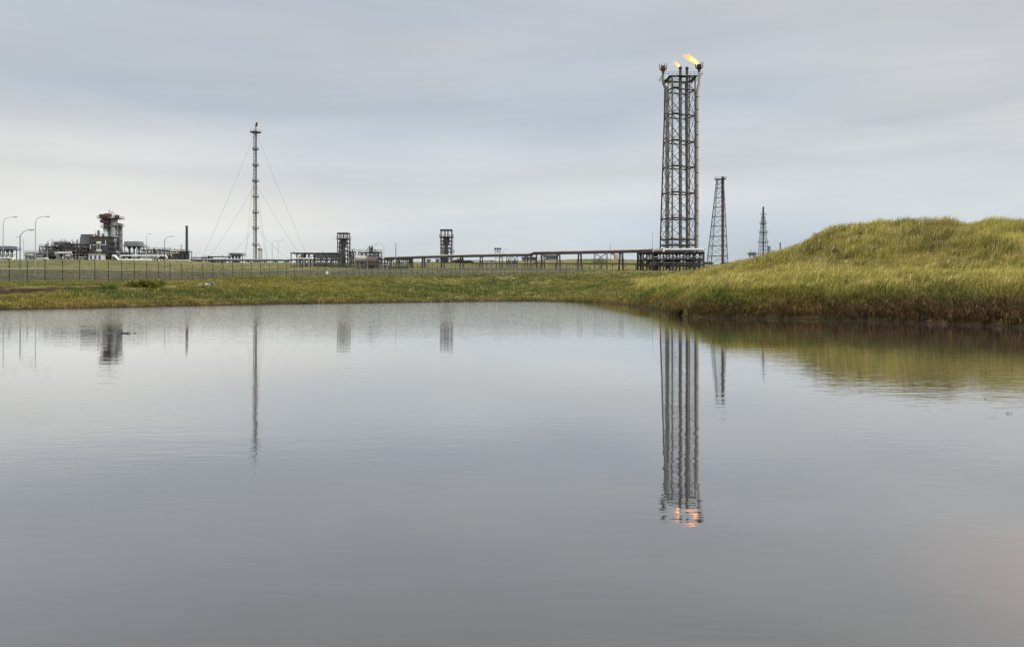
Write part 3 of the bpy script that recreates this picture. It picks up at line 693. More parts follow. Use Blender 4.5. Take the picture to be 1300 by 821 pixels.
# ------------------------------------------------------------------ derrick flare and thin lattice mast
def derrick():
    Y = 400; S = Y/F; cx = wx(909,Y); g = gh(cx,Y); Z = lambda py: wz(py,Y)-g; Xp = lambda px: (px-909)*S
    t = thing('derrick_flare', 'tapering grey lattice derrick leaning on a thick dark stack', 'flare tower', (cx,Y,g))
    zt = Z(228)
    def leg(k,z):
        u = z/zt; l = Xp(900+10.5*u); r_ = Xp(921-3.2*u); dp = 4.6*(1-u)+1.3*u
        return [Vector((l,-dp,z)),Vector((r_,-dp,z)),Vector((r_,dp,z)),Vector((l,dp,z))][k]
    lv = [Z(p) for p in (300,287,275,263,251,239,228)]; lv = [0,Z(325),Z(312)]+lv
    for k in range(4):
        q = MB(); q.tube([leg(k,-.3),leg(k,zt)], [.26,.2], 7); smooth_flag(q.build('leg', M['galv'], t))
    q2 = MB()
    for i, z in enumerate(lv):
        q = MB()
        for k in range(4): q.bar(leg(k,z),leg((k+1)%4,z),.26)
        q.build('ring_beam', M['midgrey'], t)
        for k in range(4):
            if i < len(lv)-1: q2.bar(leg(k,z),leg((k+1)%4,lv[i+1]),.16); q2.bar(leg((k+1)%4,z),leg(k,lv[i+1]),.16)
    q2.build('bracing', M['galv'], t)
    q = MB(); q.tube([(Xp(917.5),0,0),(Xp(917.5),0,Z(250))], .72, 14); smooth_flag(q.build('stack', M['maroon'], t))
    q = MB(); q.tube([(Xp(917.6),0,Z(250)),(Xp(917.6),0,Z(224.6))], .8, 14); smooth_flag(q.build('stack_tip', M['black'], t))
    q = MB(); q.box(Xp(908),Xp(921),-2,2,zt,zt+.2); pl = q.build('platform', M['dark'], t)
    q = MB(); q.rail(Xp(908),Xp(921),-2,2,zt+.2,1.1,.08); q.build('railing', M['galv'], pl)
derrick()
def thin_mast():
    Y = 470; S = Y/F; cx = wx(969,Y); g = gh(cx,Y); Z = lambda py: wz(py,Y)-g
    t = thing('lattice_mast', 'thin pale lattice mast with dark tip rising behind the dune', 'mast', (cx,Y,g))
    zt = Z(275)
    def leg(k,z):
        u = z/zt; w = (2.9*(1-u)+.9*u); return [Vector((-w,-w,z)),Vector((w,-w,z)),Vector((w,w,z)),Vector((-w,w,z))][k]
    n = 14; q = MB(); q2 = MB()
    for k in range(4): q.tube([leg(k,-.3),leg(k,zt)], .13, 6)
    q.build('leg_frame', M['galv'], t)
    for i in range(n+1):
        z = zt*i/n
        for k in range(4):
            q2.bar(leg(k,z),leg((k+1)%4,z),.14)
            if i < n: q2.bar(leg(k,z),leg((k+1)%4,zt*(i+1)/n),.11)
    q2.build('bracing', M['galv'], t)
    q = MB(); q.tube([(0,0,0),(0,0,Z(271))], .5, 10); smooth_flag(q.build('riser_pipe', M['midgrey'], t))
    q = MB(); q.tube([(0,0,Z(271)),(0,0,Z(262.5))], [.55,.5], 10); smooth_flag(q.build('stack_tip', M['black'], t))
    for py in (273,284,296,308):
        q = MB(); z = Z(py); w = 1.5+ (1-z/zt)*2.4; q.box(-w,w,-w,w,z,z+.12); pl = q.build('platform', M['dark'], t); q = MB(); q.rail(-w,w,-w,w,z+.12,1.1,.07); q.build('railing', M['galv'], pl)
    q = MB(); q.column(3.2,-1,0,Z(312),1.0); smooth_flag(q.build('vessel', M['midgrey'], t))
thin_mast()
def small_tower():
    Y = 450; S = Y/F; cx = wx(955,Y); g = gh(cx,Y); Z = lambda py: wz(py,Y)-g
    t = thing('equipment_tower', 'small squat tower with wide head half hidden by the dune edge', 'tower', (cx,Y,g))
    q = MB(); q.frame([-1.3,1.3],[-1.3,1.3],[Z(335),Z(329),Z(324)],.35,True,-.3); q.build('frame', M['midgrey'], t)
    q = MB(); q.box(-1.9,1.9,-1.9,1.9,Z(323.9),Z(320.5)); q.build('head', M['galv'], t)
    q = MB(); q.rail(-2.4,2.4,-2.4,2.4,Z(323.9)+.1,1.1,.09); q.build('railing', M['dark'], t)
    q = MB(); q.bar((-.8,0,Z(320.5)),(-.8,0,Z(317)),.2); q.bar((1.2,0,Z(320.5)),(1.2,0,Z(318)),.2); q.build('vent', M['dark'], t)
    cx = wx(890.5,380); g = gh(cx,380); Z = lambda py: wz(py,380)-g
    t = thing('vertical_vessel', 'upright pale grey vessel between great flare tower and derrick', 'vessel', (cx,380,g))
    q = MB(); q.column(0,0,0,Z(318.5),.95); smooth_flag(q.build('shell', M['galv'], t))
    q = MB(); q.tube([(0,0,Z(322)),(0,0,Z(321.6))],1.5,12); q.tube([(0,0,Z(328)),(0,0,Z(327.6))],1.5,12); q.build('platform', M['dark'], t)
    q = MB(); q.bar((1.2,-.3,0),(1.2,-.3,Z(319)),.1); q.bar((1.2,.3,0),(1.2,.3,Z(319)),.1)
    for i in range(14): q.bar((1.2,-.3,i*.8),(1.2,.3,i*.8),.06)
    q.build('ladder', M['midgrey'], t)
small_tower()

# ------------------------------------------------------------------ small buildings
def shed(name, label, px0, px1, ytop, Y, depth, wall, roof, pitch=.12, openings=3, cat='building', base=None):
    x0, x1 = wx(px0,Y), wx(px1,Y); cx = (x0+x1)/2; g = gh(cx,Y); h = wz(ytop,Y)-g; w = (x1-x0)/2
    t = thing(name, label, cat, (cx,Y,g)); q = MB(); eh = h-pitch*depth*.5
    q.add([(-w,0,-.4),(w,0,-.4),(w,depth,-.4),(-w,depth,-.4),(-w,0,eh),(w,0,eh),(w,depth,eh),(-w,depth,eh),(-w,depth/2,h-.05),(w,depth/2,h-.05)],
          [(0,1,5,4),(1,2,6,9,5),(2,3,7,6),(3,0,4,8,7),(4,5,9,8),(6,7,8,9)]); q.build('wall', M[wall], t)
    q = MB(); e = .35
    for (ya, yb) in ((-e, depth/2), (depth+e, depth/2)):
        q.add([(-w-e,ya,eh-.02),(w+e,ya,eh-.02),(w+e,yb,h+.02),(-w-e,yb,h+.02),(-w-e,ya,eh+.2),(w+e,ya,eh+.2),(w+e,yb,h+.24),(-w-e,yb,h+.24)], [(0,3,2,1),(4,5,6,7),(0,1,5,4),(1,2,6,5),(2,3,7,6),(3,0,4,7)])
    q.build('roof', M[roof], t)
    for k in range(openings):
        xx = -w+(k+.5)*2*w/openings; hh = min(eh*.5, 1.6)
        if k == 0: q = MB(); q.box(xx-.55,xx+.55,-.05,.02,0,min(2.1,eh*.8)); q.build('door', M['blue'], t)
        else: q = MB(); q.box(xx-.6,xx+.6,-.05,.02,eh*.45,eh*.45+hh*.6); q.build('window', M['roofdark'], t)
    return t
shed('control_building', 'low dark roofed building with pale wall right of the derrick foot', 921, 936, 333, 410, 9, 'grey', 'roofdark')
shed('workshop_shed', 'low dark flat shed between flare tower and derrick', 889, 905, 332.5, 395, 8, 'midgrey', 'roofdark')
shed('plant_office', 'blue grey low building seen under the pipe rack left of the cross braced bay', 693, 708.5, 323.5, 385, 10, 'bluegrey', 'roofdark', openings=5)
shed('plant_office', 'long dark blue shed behind the rack trestles near the step in the pipe', 663, 682, 326, 395, 10, 'bluegrey', 'roofdark', openings=4)
shed('instrument_kiosk', 'small square pale kiosk left of the right frame tower', 541.5, 546, 329.5, 372, 3, 'bluegrey', 'galv', .03, 1)
shed('instrument_kiosk', 'thin legged pale canopy kiosk close by the right frame tower', 553, 557.5, 329, 380, 3, 'white', 'galv', .03, 1)
shed('gatehouse', 'tiny far building on the skyline left of the flare base', 806, 815, 333, 420, 5, 'bluegrey', 'roofdark', .05, 2)
# faded vertical silo on the skyline
Y = 410; x = wx(782,Y); g = gh(x,Y); t = thing('storage_silo', 'faded pink upright silo with dark bracket on the skyline under the rack', 'silo', (x,Y,g))
q = MB(); q.column(0,0,-.3,wz(321.5,Y)-g,1.15); smooth_flag(q.build('shell', M['pinkwall'], t)); q = MB(); q.box(-2.6,-1.1,-.8,.8,3.2,4.6); q.build('bracket', M['midgrey'], t)
q = MB(); q.tube([(0,0,-.2),(0,0,.8)],1.35,12); q.build('skirt', M['grey'], t)

# small white viewing mast behind rack
Y = 380; x = wx(632,Y); g = gh(x,Y); h = wz(318,Y)-g
t = thing('floodlight_mast', 'pale four legged floodlight mast with dark lamp bank behind the rack', 'mast', (x,Y,g))
q = MB(); q.frame([-1.1,1.1],[-1.1,1.1],[h*.33,h*.66,h-.8],.16,True,-.3); q.build('frame', M['galv'], t)
q = MB(); q.box(-1.7,1.7,-1.4,1.4,h-.8,h-.65); q.rail(-1.6,1.6,-1.3,1.3,h-.65,.9,.07); q.build('platform', M['grey'], t)
q = MB(); q.box(-1.7,-.7,-.8,.2,h+.3,h+1.3); q.box(-.5,.5,-.8,.2,h+.3,h+1.3); q.box(.7,1.7,-.8,.2,h+.3,h+1.3); q.bar((0,0,h-.8),(0,0,h+.6),.2); q.build('lamp_bank', M['dark'], t)

# ------------------------------------------------------------------ pipe racks
def rack(label, pts, pipes, trestles, lowpipe=None, xbays=(), deckmat='dark'):
    """pts: [(px, Y, ydeck)] polyline of the deck"""
    P3 = [Vector((wx(p,Y),Y,wz(yd,Y))) for p,Y,yd in pts]
    o = P3[0].copy(); o.z = gh(o.x,o.y)
    t = thing('pipe_rack', label, 'pipe rack', o)
    def at(px):
        for a,b_,(pa,Ya,_),(pb,Yb,_2) in zip(P3,P3[1:],pts,pts[1:]):
            if min(pa,pb)-.01 <= px <= max(pa,pb)+.01:
                # solve on the world segment for the view direction px
                k = (px-650)/F; d = b_-a; u = (k*a.y-a.x)/(d.x-k*d.y); return a+d*u
        return P3[-1]
    for off, dz, r, mat in pipes:
        q = MB(); q.tube([p-o+Vector((0,off,dz)) for p in P3], r, 10); smooth_flag(q.build('pipe', M[mat], t))
    q = MB()
    for a,b_ in zip(P3,P3[1:]):
        for off in (-1.6,1.6): q.bar(a-o+Vector((0,off,-.35)), b_-o+Vector((0,off,-.35)), .5)
    q.build('deck_beam', M[deckmat], t)
    for px in trestles:
        c = at(px); dx = P3[-1]-P3[0]; dx.z = 0; dx.normalize(); g = gh(c.x,c.y); q = MB()
        for off in (-1.6,1.6):
            for s_ in (-1,1):
                q.bar(c-o+dx*s_*.45+Vector((0,off,-.4)), Vector((c.x,c.y,g-.4))-o+dx*s_*.85+Vector((0,off,0)), .34)
            q.bar(c-o-dx*.75+Vector((0,off,-.5)), c-o+dx*.75+Vector((0,off,-.5)), .4)
            zm = (g+c.z)/2-o.z
        for s_ in (-1,1): q.bar(c-o+dx*s_*.5+Vector((0,-1.6,-.7)), c-o+dx*s_*.5+Vector((0,1.6,-.7)), .3); q.bar(Vector((c.x,c.y-1.6,g+1))-o+dx*s_*.8, Vector((c.x,c.y+1.6,c.z-1))-o+dx*s_*.5, .15)
        q.build('trestle', M['black'], t)
    for p0, p1 in xbays:
        a, b_ = at(p0), at(p1); g = gh(a.x,a.y); q = MB()
        for off in (-1.8,1.8):
            A = a-o+Vector((0,off,-.3)); B = b_-o+Vector((0,off,-.3)); A0 = Vector((A.x,A.y,g-o.z-.3)); B0 = Vector((B.x,B.y,g-o.z-.3)); Am = (A+A0)/2; Bm = (B+B0)/2
            for u,v in ((A,A0),(B,B0),(A,B),(Am,Bm)): q.bar(u,v,.22)
            for u,v in ((A,Bm),(B,Am),(Am,B0),(Bm,A0)): q.bar(u,v,.14)
            c = (A+B)/2; q.bar((c.x-.8,c.y,Am.z+.5),(c.x+.8,c.y,Am.z+.5),.9)
        q.build('braced_bay', M['midgrey'], t)
    if lowpipe:
        p0, p1, hh = lowpipe; n = 12; pl = []
        for i in range(n+1):
            c = at(p0+(p1-p0)*i/n); pl.append(Vector((c.x,c.y-.4,gh(c.x,c.y)))-o)
        zz = np.linspace(pl[0].z,pl[-1].z,n+1)+hh+.4
        q = MB(); q.tube([Vector((p.x,p.y,z)) for p,z in zip(pl,zz)], .26, 8); smooth_flag(q.build('low_pipe', M['rust'], t))
        q = MB()
        for p,z in zip(pl,zz): q.bar((p.x,p.y,p.z-.3),(p.x,p.y,z-.2),.2)
        q.build('low_pipe_support', M['dark'], t)
    return t
PIPES = [(-1.2,.42,.33,'pale'),(-.2,.25,.3,'olive'),(.7,.3,.36,'white'),(1.4,.2,.22,'rust')]
rack('long elevated pipe rack from the flare base to the step by the blue shed', [(676,303,321.5),(740,296,320.3),(813,289,318.6),(850,286,317.6)], PIPES, [689,709,736,788.5,812,832], (676,850,2.1), [(755,770.5)])
rack('middle pipe rack crossing in front of the right frame tower', [(676,304,323.2),(600,318,324.5),(537,330,326.2),(488,338,327.8)], [(-1.2,.3,.36,'pale'),(-.3,.2,.25,'dark'),(.8,.25,.3,'olive')], [668,636,611,586,562,537.7,522,505,494], (598,676,1.9), [(643,648.5),(650,657)])
rack('low grey pipe run passing in front of the guyed mast', [(370,392,330.2),(306,396,330.0),(243,398,329.6)], [(-1.2,.1,.45,'grey'),(-.1,.05,.4,'midgrey'),(1.0,.1,.35,'white')], [364,350,336,315,299,283,267,252], None)
# step junction frame
Y = 303; x = wx(681,Y); g = gh(x,Y); t = thing('junction_frame', 'dark steel junction frame where the pipe rack steps up', 'steel frame', (x,Y,g))
q = MB(); q.frame([-2.2,0,2.2],[-2.4,2.4],[wz(335,Y)-g,wz(322.5,Y)-g],.4,True,-.3); q.build('frame', M['black'], t)
q = MB(); q.box(-2.8,2.8,-2.8,-1.8,wz(322.3,Y)-g,wz(321.6,Y)-g); q.build('deck', M['dark'], t)

# ------------------------------------------------------------------ process modules
def module(name, label, px0, px1, ytop, Y, depth, cat='process unit', ybase=None, bays=3, floors=3, seed=1, t=.3,
           frame='dark', vess=(), drums=(), panels=(), rail=True, pipes=6, top=()):
    """steel frame with decks, vessels, drums, cladding and pipework; all y values are photo rows at distance Y"""
    S = Y/F; x0, x1 = wx(px0,Y), wx(px1,Y); cx = (x0+x1)/2; g = gh(cx,Y)
    Z = lambda py: wz(py,Y)-g; X = lambda px: wx(px,Y)-cx; w = (x1-x0)/2; rs = random.Random(seed)
    root = thing(name, label, cat, (cx,Y,g)); h = Z(ytop)
    zs = [h*(i+1)/floors for i in range(floors)]; xs = [-w+2*w*i/bays for i in range(bays+1)]
    q = MB(); q.frame(xs,[0,depth],zs,t,True,-.4); q.build('frame', M[frame], root)
    for z in zs:
        q = MB(); q.box(-w-.3,w+.3,-.3,depth+.3,z+t*.46,z+t*.46+.14); dk = q.build('deck', M['dark'], root)
        if rail: q = MB(); q.rail(-w-.3,w+.3,-.3,depth+.3,z+t*.46+.14,1.1,.07,1.6); q.build('railing', M['galv'], dk)
    for px, ya, yb, r, mat in vess:
        q = MB(); q.column(X(px),depth*.4,max(-.3,Z(yb)),Z(ya),r*S); v = smooth_flag(q.build('vessel', M[mat], root))
        q = MB(); q.tube([(X(px),depth*.4,Z(ya)-.1),(X(px),depth*.4,Z(ya)+.7),(X(px)+r*S*1.4,depth*.4,Z(ya)+.8),(X(px)+r*S*1.5,depth*.4,max(0,Z(yb)))], .14, 6); q.build('outlet_pipe', M['galv'], v)
    for p0, p1, yc, r, mat in drums:
        q = MB(); q.drum(X(p0),X(p1),-.6,Z(yc),r*S); v = smooth_flag(q.build('drum', M[mat], root))
        q = MB()
        for u in (.25,.75):
            xx = X(p0)+(X(p1)-X(p0))*u; q.box(xx-.25,xx+.25,-1.0,-.2,0,Z(yc)-r*S*.8)
        q.build('saddle', M['grey'], v)
    for p0, p1, ya, yb, mat in panels:
        q = MB(); q.box(X(p0),X(p1),-.42,depth*.6,Z(yb),Z(ya)); c = q.build('cladding', M[mat], root)
        q = MB(); n = max(2,int((X(p1)-X(p0))/.9))
        for i in range(n+1):
            xx = X(p0)+(X(p1)-X(p0))*i/n; q.box(xx-.05,xx+.05,-.5,-.422,Z(yb)+.05,Z(ya)-.05)
        q.build('rib', M['midgrey'], c)
    mats = ['grey','pale','midgrey','white','rust','olive']
    for k in range(int(pipes*1.4)):
        z = rs.choice([0]+zs[:-1])+rs.uniform(.5,1.8); xa = rs.uniform(-w,w*.3); xb = rs.uniform(xa+w*.3,w); yy = rs.uniform(-.9,depth*.6); zz = z+rs.uniform(1,3)
        q = MB(); q.tube([(xa,yy,max(0,z-2)),(xa,yy,z),(xb,yy,z),(xb,yy,min(zz,h+1.2))], rs.uniform(.13,.34), 7); smooth_flag(q.build('pipe', M[rs.choice(mats)], root))
    for p, ya, yb, r, mat in top:
        q = MB(); q.tube([(X(p),depth*.3,Z(yb)),(X(p),depth*.3,Z(ya))], r*S, 8); smooth_flag(q.build('vent_pipe', M[mat], root))
    return root

# far left elevated cooler house
Y = 395; S = Y/F
def raised_unit(name, label, px0, px1, yt, yb, Y, mat, legs, hop='galv', dpt=5):
    x0, x1 = wx(px0,Y), wx(px1,Y); cx = (x0+x1)/2; g = gh(cx,Y); w = (x1-x0)/2; Z = lambda py: wz(py,Y)-g
    t = thing(name, label, 'air cooler', (cx,Y,g))
    q = MB(); q.box(-w,w,0,dpt,Z(yb),Z(yt)); c = q.build('housing', M[mat], t)
    q = MB(); n = max(3,int(w*2/1.2))
    for i in range(n+1): q.box(-w+2*w*i/n-.07,-w+2*w*i/n+.07,-.08,-.002,Z(yb)+.05,Z(yt)-.05)
    q.build('rib', M['midgrey'], c)
    q = MB(); q.box(-w-.7,w+1.6,-.9,dpt+.9,Z(yb)-.35,Z(yb)-.02); pl = q.build('walkway', M['dark'], t)
    q = MB(); q.rail(-w-.7,w+1.6,-.9,dpt+.9,Z(yb)-.02,1.1,.08,1.6); q.build('railing', M['galv'], pl)
    for i in range(legs):
        xx = -w+2*w*i/(legs-1); q = MB()
        for yy in (.3,dpt-.3): q.bar((xx,yy,-.4),(xx,yy,Z(yb)-.36),.3)
        q.bar((xx,.3,Z(yb)*.5),(xx,dpt-.3,Z(yb)*.5),.2); q.build('leg', M['dark'], t)
    for i in range(legs-1):
        xx = -w+2*w*(i+.5)/(legs-1); q = MB(); q.tube([(xx,dpt*.5,Z(yb)-1.6),(xx,dpt*.5,Z(yb)-.36)], [.5,w/(legs-1)*.9], 10); q.build('fan_cone', M[hop], t)
    q = MB(); q.drum(-w*.8,w*.8,dpt*.4,1.4,.9); q.tube([(-w*.5,dpt*.4,1.5),(-w*.5,dpt*.4,Z(yb)-1.2)],.3,8); q.tube([(w*.45,dpt*.4,1.5),(w*.45,dpt*.4,Z(yb)-1.2)],.3,8); smooth_flag(q.build('drum', M['white'], t))
    return t
raised_unit('air_cooler', 'blue grey raised cooler box on dark legs at the left edge', -8, 13.5, 312.3, 316.5, 385, 'bluegrey', 5)
raised_unit('air_cooler', 'grey ribbed cooler box raised on legs right of the tall process tower', 158, 176.5, 306.3, 312.3, 398, 'grey', 4)

module('pipe_manifold', 'low dark pipe manifold left of the stepped process units', 32, 62, 321.5, 392, 8, bays=6, floors=2, seed=21, vess=(), drums=((36,44,324,1.6,'pale'),(47,56,325.5,1.4,'bluegrey')), panels=((34,50,323.6,328.5,'bluegrey'),), pipes=8)
module('process_unit', 'stepped dark unit with small tanks left of the clad unit', 50, 68, 313.5, 402, 9, bays=4, floors=3, seed=5, vess=((54,309.5,324,1.6,'rust'),(63,311,324,1.3,'midgrey')), pipes=9, top=((57,306,313,.25,'galv'),(66,308,313,.3,'grey')))
module('process_unit', 'grey clad pump unit topped by round fan housings', 66, 82, 309, 405, 9, bays=4, floors=3, seed=6, frame='midgrey', panels=((69,82,307.2,311,'midgrey'),), vess=((72,305.5,312,1.5,'grey'),(77,305.5,312,1.5,'grey')), pipes=9)
module('process_unit', 'open dark pipework unit left of the sloping grey house', 81, 101, 310, 400, 10, bays=5, floors=4, seed=7, vess=((85,305.8,325,1.3,'white'),(92,305.5,325,1.0,'pale'),(97,311,326,1.6,'midgrey')), drums=((70,92,321,1.0,'white'),(84,92,325,1.9,'pale')), pipes=14, top=((94.5,304,312,.5,'rust'),))
module('process_unit', 'dark pipe frame with white round tank below the sloping grey house', 98, 114, 311, 396, 9, bays=4, floors=4, seed=8, vess=((107.5,315.5,326,2.6,'creampt'),), drums=((100,112,327,1.3,'grey'),), pipes=12)
# sloping grey house
Y = 408; S = Y/F; x = wx(108,Y); g = gh(x,Y); Z = lambda p: wz(p,Y)-g
t = thing('filter_house', 'grey clad box house with a cut corner raised left of the dark tower', 'building', (x,Y,g))
a0, a1, b0 = (101.2-108)*S, (115-108)*S, (102.8-108)*S
q = MB(); q.add([(a0,0,Z(309.5)),(a1,0,Z(309.5)),(a1,0,Z(298)),(b0,0,Z(298)),(a0,7,Z(309.5)),(a1,7,Z(309.5)),(a1,7,Z(298)),(b0,7,Z(298))],[(0,1,2,3),(5,4,7,6),(3,2,6,7),(0,3,7,4),(1,5,6,2),(0,4,5,1)]); c = q.build('wall', M['galv'], t)
q = MB()
for i in range(9): xx = a0+.3+(a1-a0-.5)*i/8; q.box(xx-.05,xx+.05,-.09,-.002,Z(309.3),Z(300 if i==0 else 298.4))
q.build('rib', M['midgrey'], c)
q = MB(); q.box(b0-.3,a1+.2,-.3,7.3,Z(298)+.01,Z(298)+.2); q.build('roof', M['dark'], t)
q = MB(); q.frame([a0+.4,(a0+a1)/2,a1-.4],[.4,6.6],[Z(320),Z(310)],.35,True,-.3); q.build('frame', M['dark'], t)
q = MB(); q.tube([(b0-1.4,2,Z(312)),(b0-1.4,2,Z(301)),(b0-.3,2,Z(299.5))],.35,8); q.build('duct', M['white'], t)

# dark process tower with white column
module('process_tower', 'dark open steel tower with white column and roof railings', 114.5, 138, 301, 390, 9, cat='tower', bays=4, floors=4, seed=12, t=.5, frame='black',
       vess=((114.6,298.5,331,.95,'white'),(126,306,313,1.8,'creampt'),(127,316.5,323,3.0,'creampt'),(134,304,330,1.3,'midgrey'),(120,307,322,1.7,'dark')),
       drums=((123,129.5,308.8,2.0,'creampt'),(123,130,318.3,1.8,'creampt')), panels=((115.6,137,302,305.5,'dark'),(116,122,306.5,311,'roofdark'),(130,137,307,319.5,'roofdark'),(116.5,129,312.2,316,'dark'),(116,123.5,317,320.5,'roofdark')), pipes=14,
       top=((118,293,301,.3,'galv'),(121.5,292,301,1.5,'midgrey'),(127,296,301,1.1,'dark'),(124.5,294.5,301,.3,'white')))
x = wx(121,386); g = gh(x,386)
t = thing('pump_house', 'small white equipment house with blue doors below the dark tower', 'building', (x,386,g))
w = 3.4; hh = wz(323,386)-g
q = MB(); q.box(-w,w,0,3.5,-.3,hh); q.build('wall', M['white'], t); q = MB(); q.box(-w-.3,w+.3,-.3,3.8,hh+.01,hh+.3); q.build('roof', M['pale'], t)
for xx in (-2.2,0,2.2): q = MB(); q.box(xx-.6,xx+.6,-.06,.02,.1,2.1); q.build('door', M['blue'], t)
# tall absorber tower cluster
def absorber():
    Y = 404; S = Y/F; cx = wx(143,Y); g = gh(cx,Y); Z = lambda p: wz(p,Y)-g; X = lambda p: (p-143)*S
    t = thing('absorber_tower', 'tallest grey column cluster with wide red brown platform on top', 'tower', (cx,Y,g))
    for px, ya, r, yy, mat in ((136,280,1.15,-1,'white'),(140.3,277,1.6,.6,'grey'),(145.5,276,1.9,-.6,'grey'),(150,283,.8,1.8,'galv')):
        q = MB(); q.column(X(px),yy,-.3,Z(ya),r*.95); smooth_flag(q.build('column', M[mat], t), 50)
    for px in (134.2,142.9):
        q = MB(); q.tube([(X(px),-2.2,0),(X(px),-2.2,Z(284))],.2,7); smooth_flag(q.build('riser_pipe', M['white' if px<136 else 'midgrey'], t))
    q = MB(); q.frame([X(148.5),X(153)],[-1.6,1.6],[Z(p) for p in (322,314,306,298,291,284)],.3,True,-.3); q.build('stair_frame', M['dark'], t)
    for (pa,pb,py,dp,mt) in ((128.5,153,277.3,4.2,'maroon'),(132,144,288.8,3.4,'dark'),(145,154.5,287,2.6,'dark'),(134,153,318,2.6,'dark')):
        q = MB(); q.box(X(pa),X(pb),-dp,dp,Z(py)-.3,Z(py)); pl = q.build('platform', M[mt], t)
        q = MB(); q.rail(X(pa),X(pb),-dp,dp,Z(py),1.1,.09,1.4); q.build('railing', M['midgrey'], pl)
    for px, py, r, mt in ((134,274.6,2.2,'maroon'),(139,273.8,2.0,'maroon'),(134.5,281.2,2.0,'maroon'),(139,282.5,1.4,'dark'),(151,275.5,1.1,'dark'),(137,286,1.1,'maroon')):
        q = MB(); q.tube([(X(px),-1.8,Z(py)-1.0),(X(px),-1.8,Z(py)-.7),(X(px),-1.8,Z(py)+.7),(X(px),-1.8,Z(py)+1.0)],[r*.6,r,r,r*.55],12); q.build('exchanger_head', M[mt], t)
    q = MB(); q.tube([(X(138.6),0,Z(277)),(X(138.6),0,Z(265.5))],[.28,.12],8); q.tube([(X(141),0,Z(277)),(X(141),0,Z(269)),(X(143.2),0,Z(268.6)),(X(143.8),0,Z(277))],.16,6); q.tube([(X(145.5),0,Z(277)),(X(145.5),0,Z(270.5))],.1,6); q.build('vent_pipe', M['midgrey'], t)
    q = MB(); q.drum(X(135),X(151),-3.4,Z(322),.9); q.drum(X(138),X(150),-3.4,Z(327),1.1); smooth_flag(q.build('drum', M['pale'], t))
absorber()
module('process_unit', 'low dark pump frame at the foot of the tallest column cluster', 138, 158, 321.5, 392, 8, bays=5, floors=2, seed=15, drums=((140,154,325,1.1,'midgrey'),), pipes=12, vess=((146,318.5,327,1.1,'white'),))
module('pipe_gantry', 'long low pipe gantry with upright white risers right of the raised cooler', 176, 208, 317.5, 398, 7, bays=8, floors=2, seed=17, pipes=18, vess=((184,315,326,.8,'pale'),(193,316,326,.7,'white')), top=((187,312,318,.25,'galv'),(198,313,318,.3,'white')))
module('pipe_gantry', 'thinner pipe gantry ending beside the black stack', 208, 234, 319.5, 398, 6, bays=7, floors=2, seed=18, pipes=16, vess=((213,316,328,.8,'grey'),(218.5,317,328,.6,'white'),(227,312.5,331,.7,'white')))
# white ground pipes
def ground_pipe(label, p0, p1, py, Y, r, mat, hoop=False):
    x0, x1 = wx(p0,Y), wx(p1,Y); g = gh((x0+x1)/2,Y); z = wz(py,Y)-g
    t = thing('ground_pipe', label, 'pipe', (x0,Y,g), 'pipelines lying in front of the plant'); L_ = x1-x0
    pts = [(0,0,z-1.2),(0.6,0,z),(L_-.6,0,z),(L_,0,z-1.2)]
    if hoop: pts = [(-3,1.5,z+2.2),(-1.4,.8,z+2.0),(0.8,0,z),(L_-.6,0,z),(L_,0,z-1.2)]
    q = MB(); q.tube(pts, r, 10); smooth_flag(q.build('pipe', M[mat], t))
    q = MB(); n = max(3,int(L_/5))
    for i in range(n): xx = 1+(L_-2)*i/(n-1); q.box(xx-.15,xx+.15,-r*1.1,r*1.1,min(-1.0,z-3),z-r*.95)
    q.build('support', M['grey'], t)
ground_pipe('white pipeline bending down from the tall cluster along the plant front', 149, 193.5, 330.2, 384, .55, 'white', True)
ground_pipe('thin white pipeline above the longer front pipeline', 152, 212, 324.5, 388, .38, 'white')
ground_pipe('pale pipeline on the ground leading to the black stack', 212, 242, 330.8, 386, .45, 'creampt')
ground_pipe('pale pipe on low supports in front of the stepped units', 46, 62, 328.2, 384, .3, 'white')
ground_pipe('short pale pipe at the far left under the raised cooler', -5, 17, 327.5, 380, .3, 'white')
ground_pipe('white pipe in front of the open pipework unit', 70, 92, 321.3, 388, .3, 'pale')
raised_unit('air_cooler', 'tiny flat roofed cooler on thin legs left of the guyed mast', 292, 304.5, 321.5, 323.5, 400, 'midgrey', 4, dpt=4)
module('valve_skid', 'low white and dark valve skid on the pipe run left of the guyed mast', 264, 291, 326, 402, 5, cat='skid', bays=6, floors=1, seed=31, pipes=8, drums=((271,288,328,1.0,'white'),), rail=False)
module('valve_skid', 'low grey skid with long pale tank right of the black stack', 243, 265, 327, 404, 5, cat='skid', bays=5, floors=1, seed=33, pipes=6, drums=((246,256,329,1.0,'white'),), rail=False)

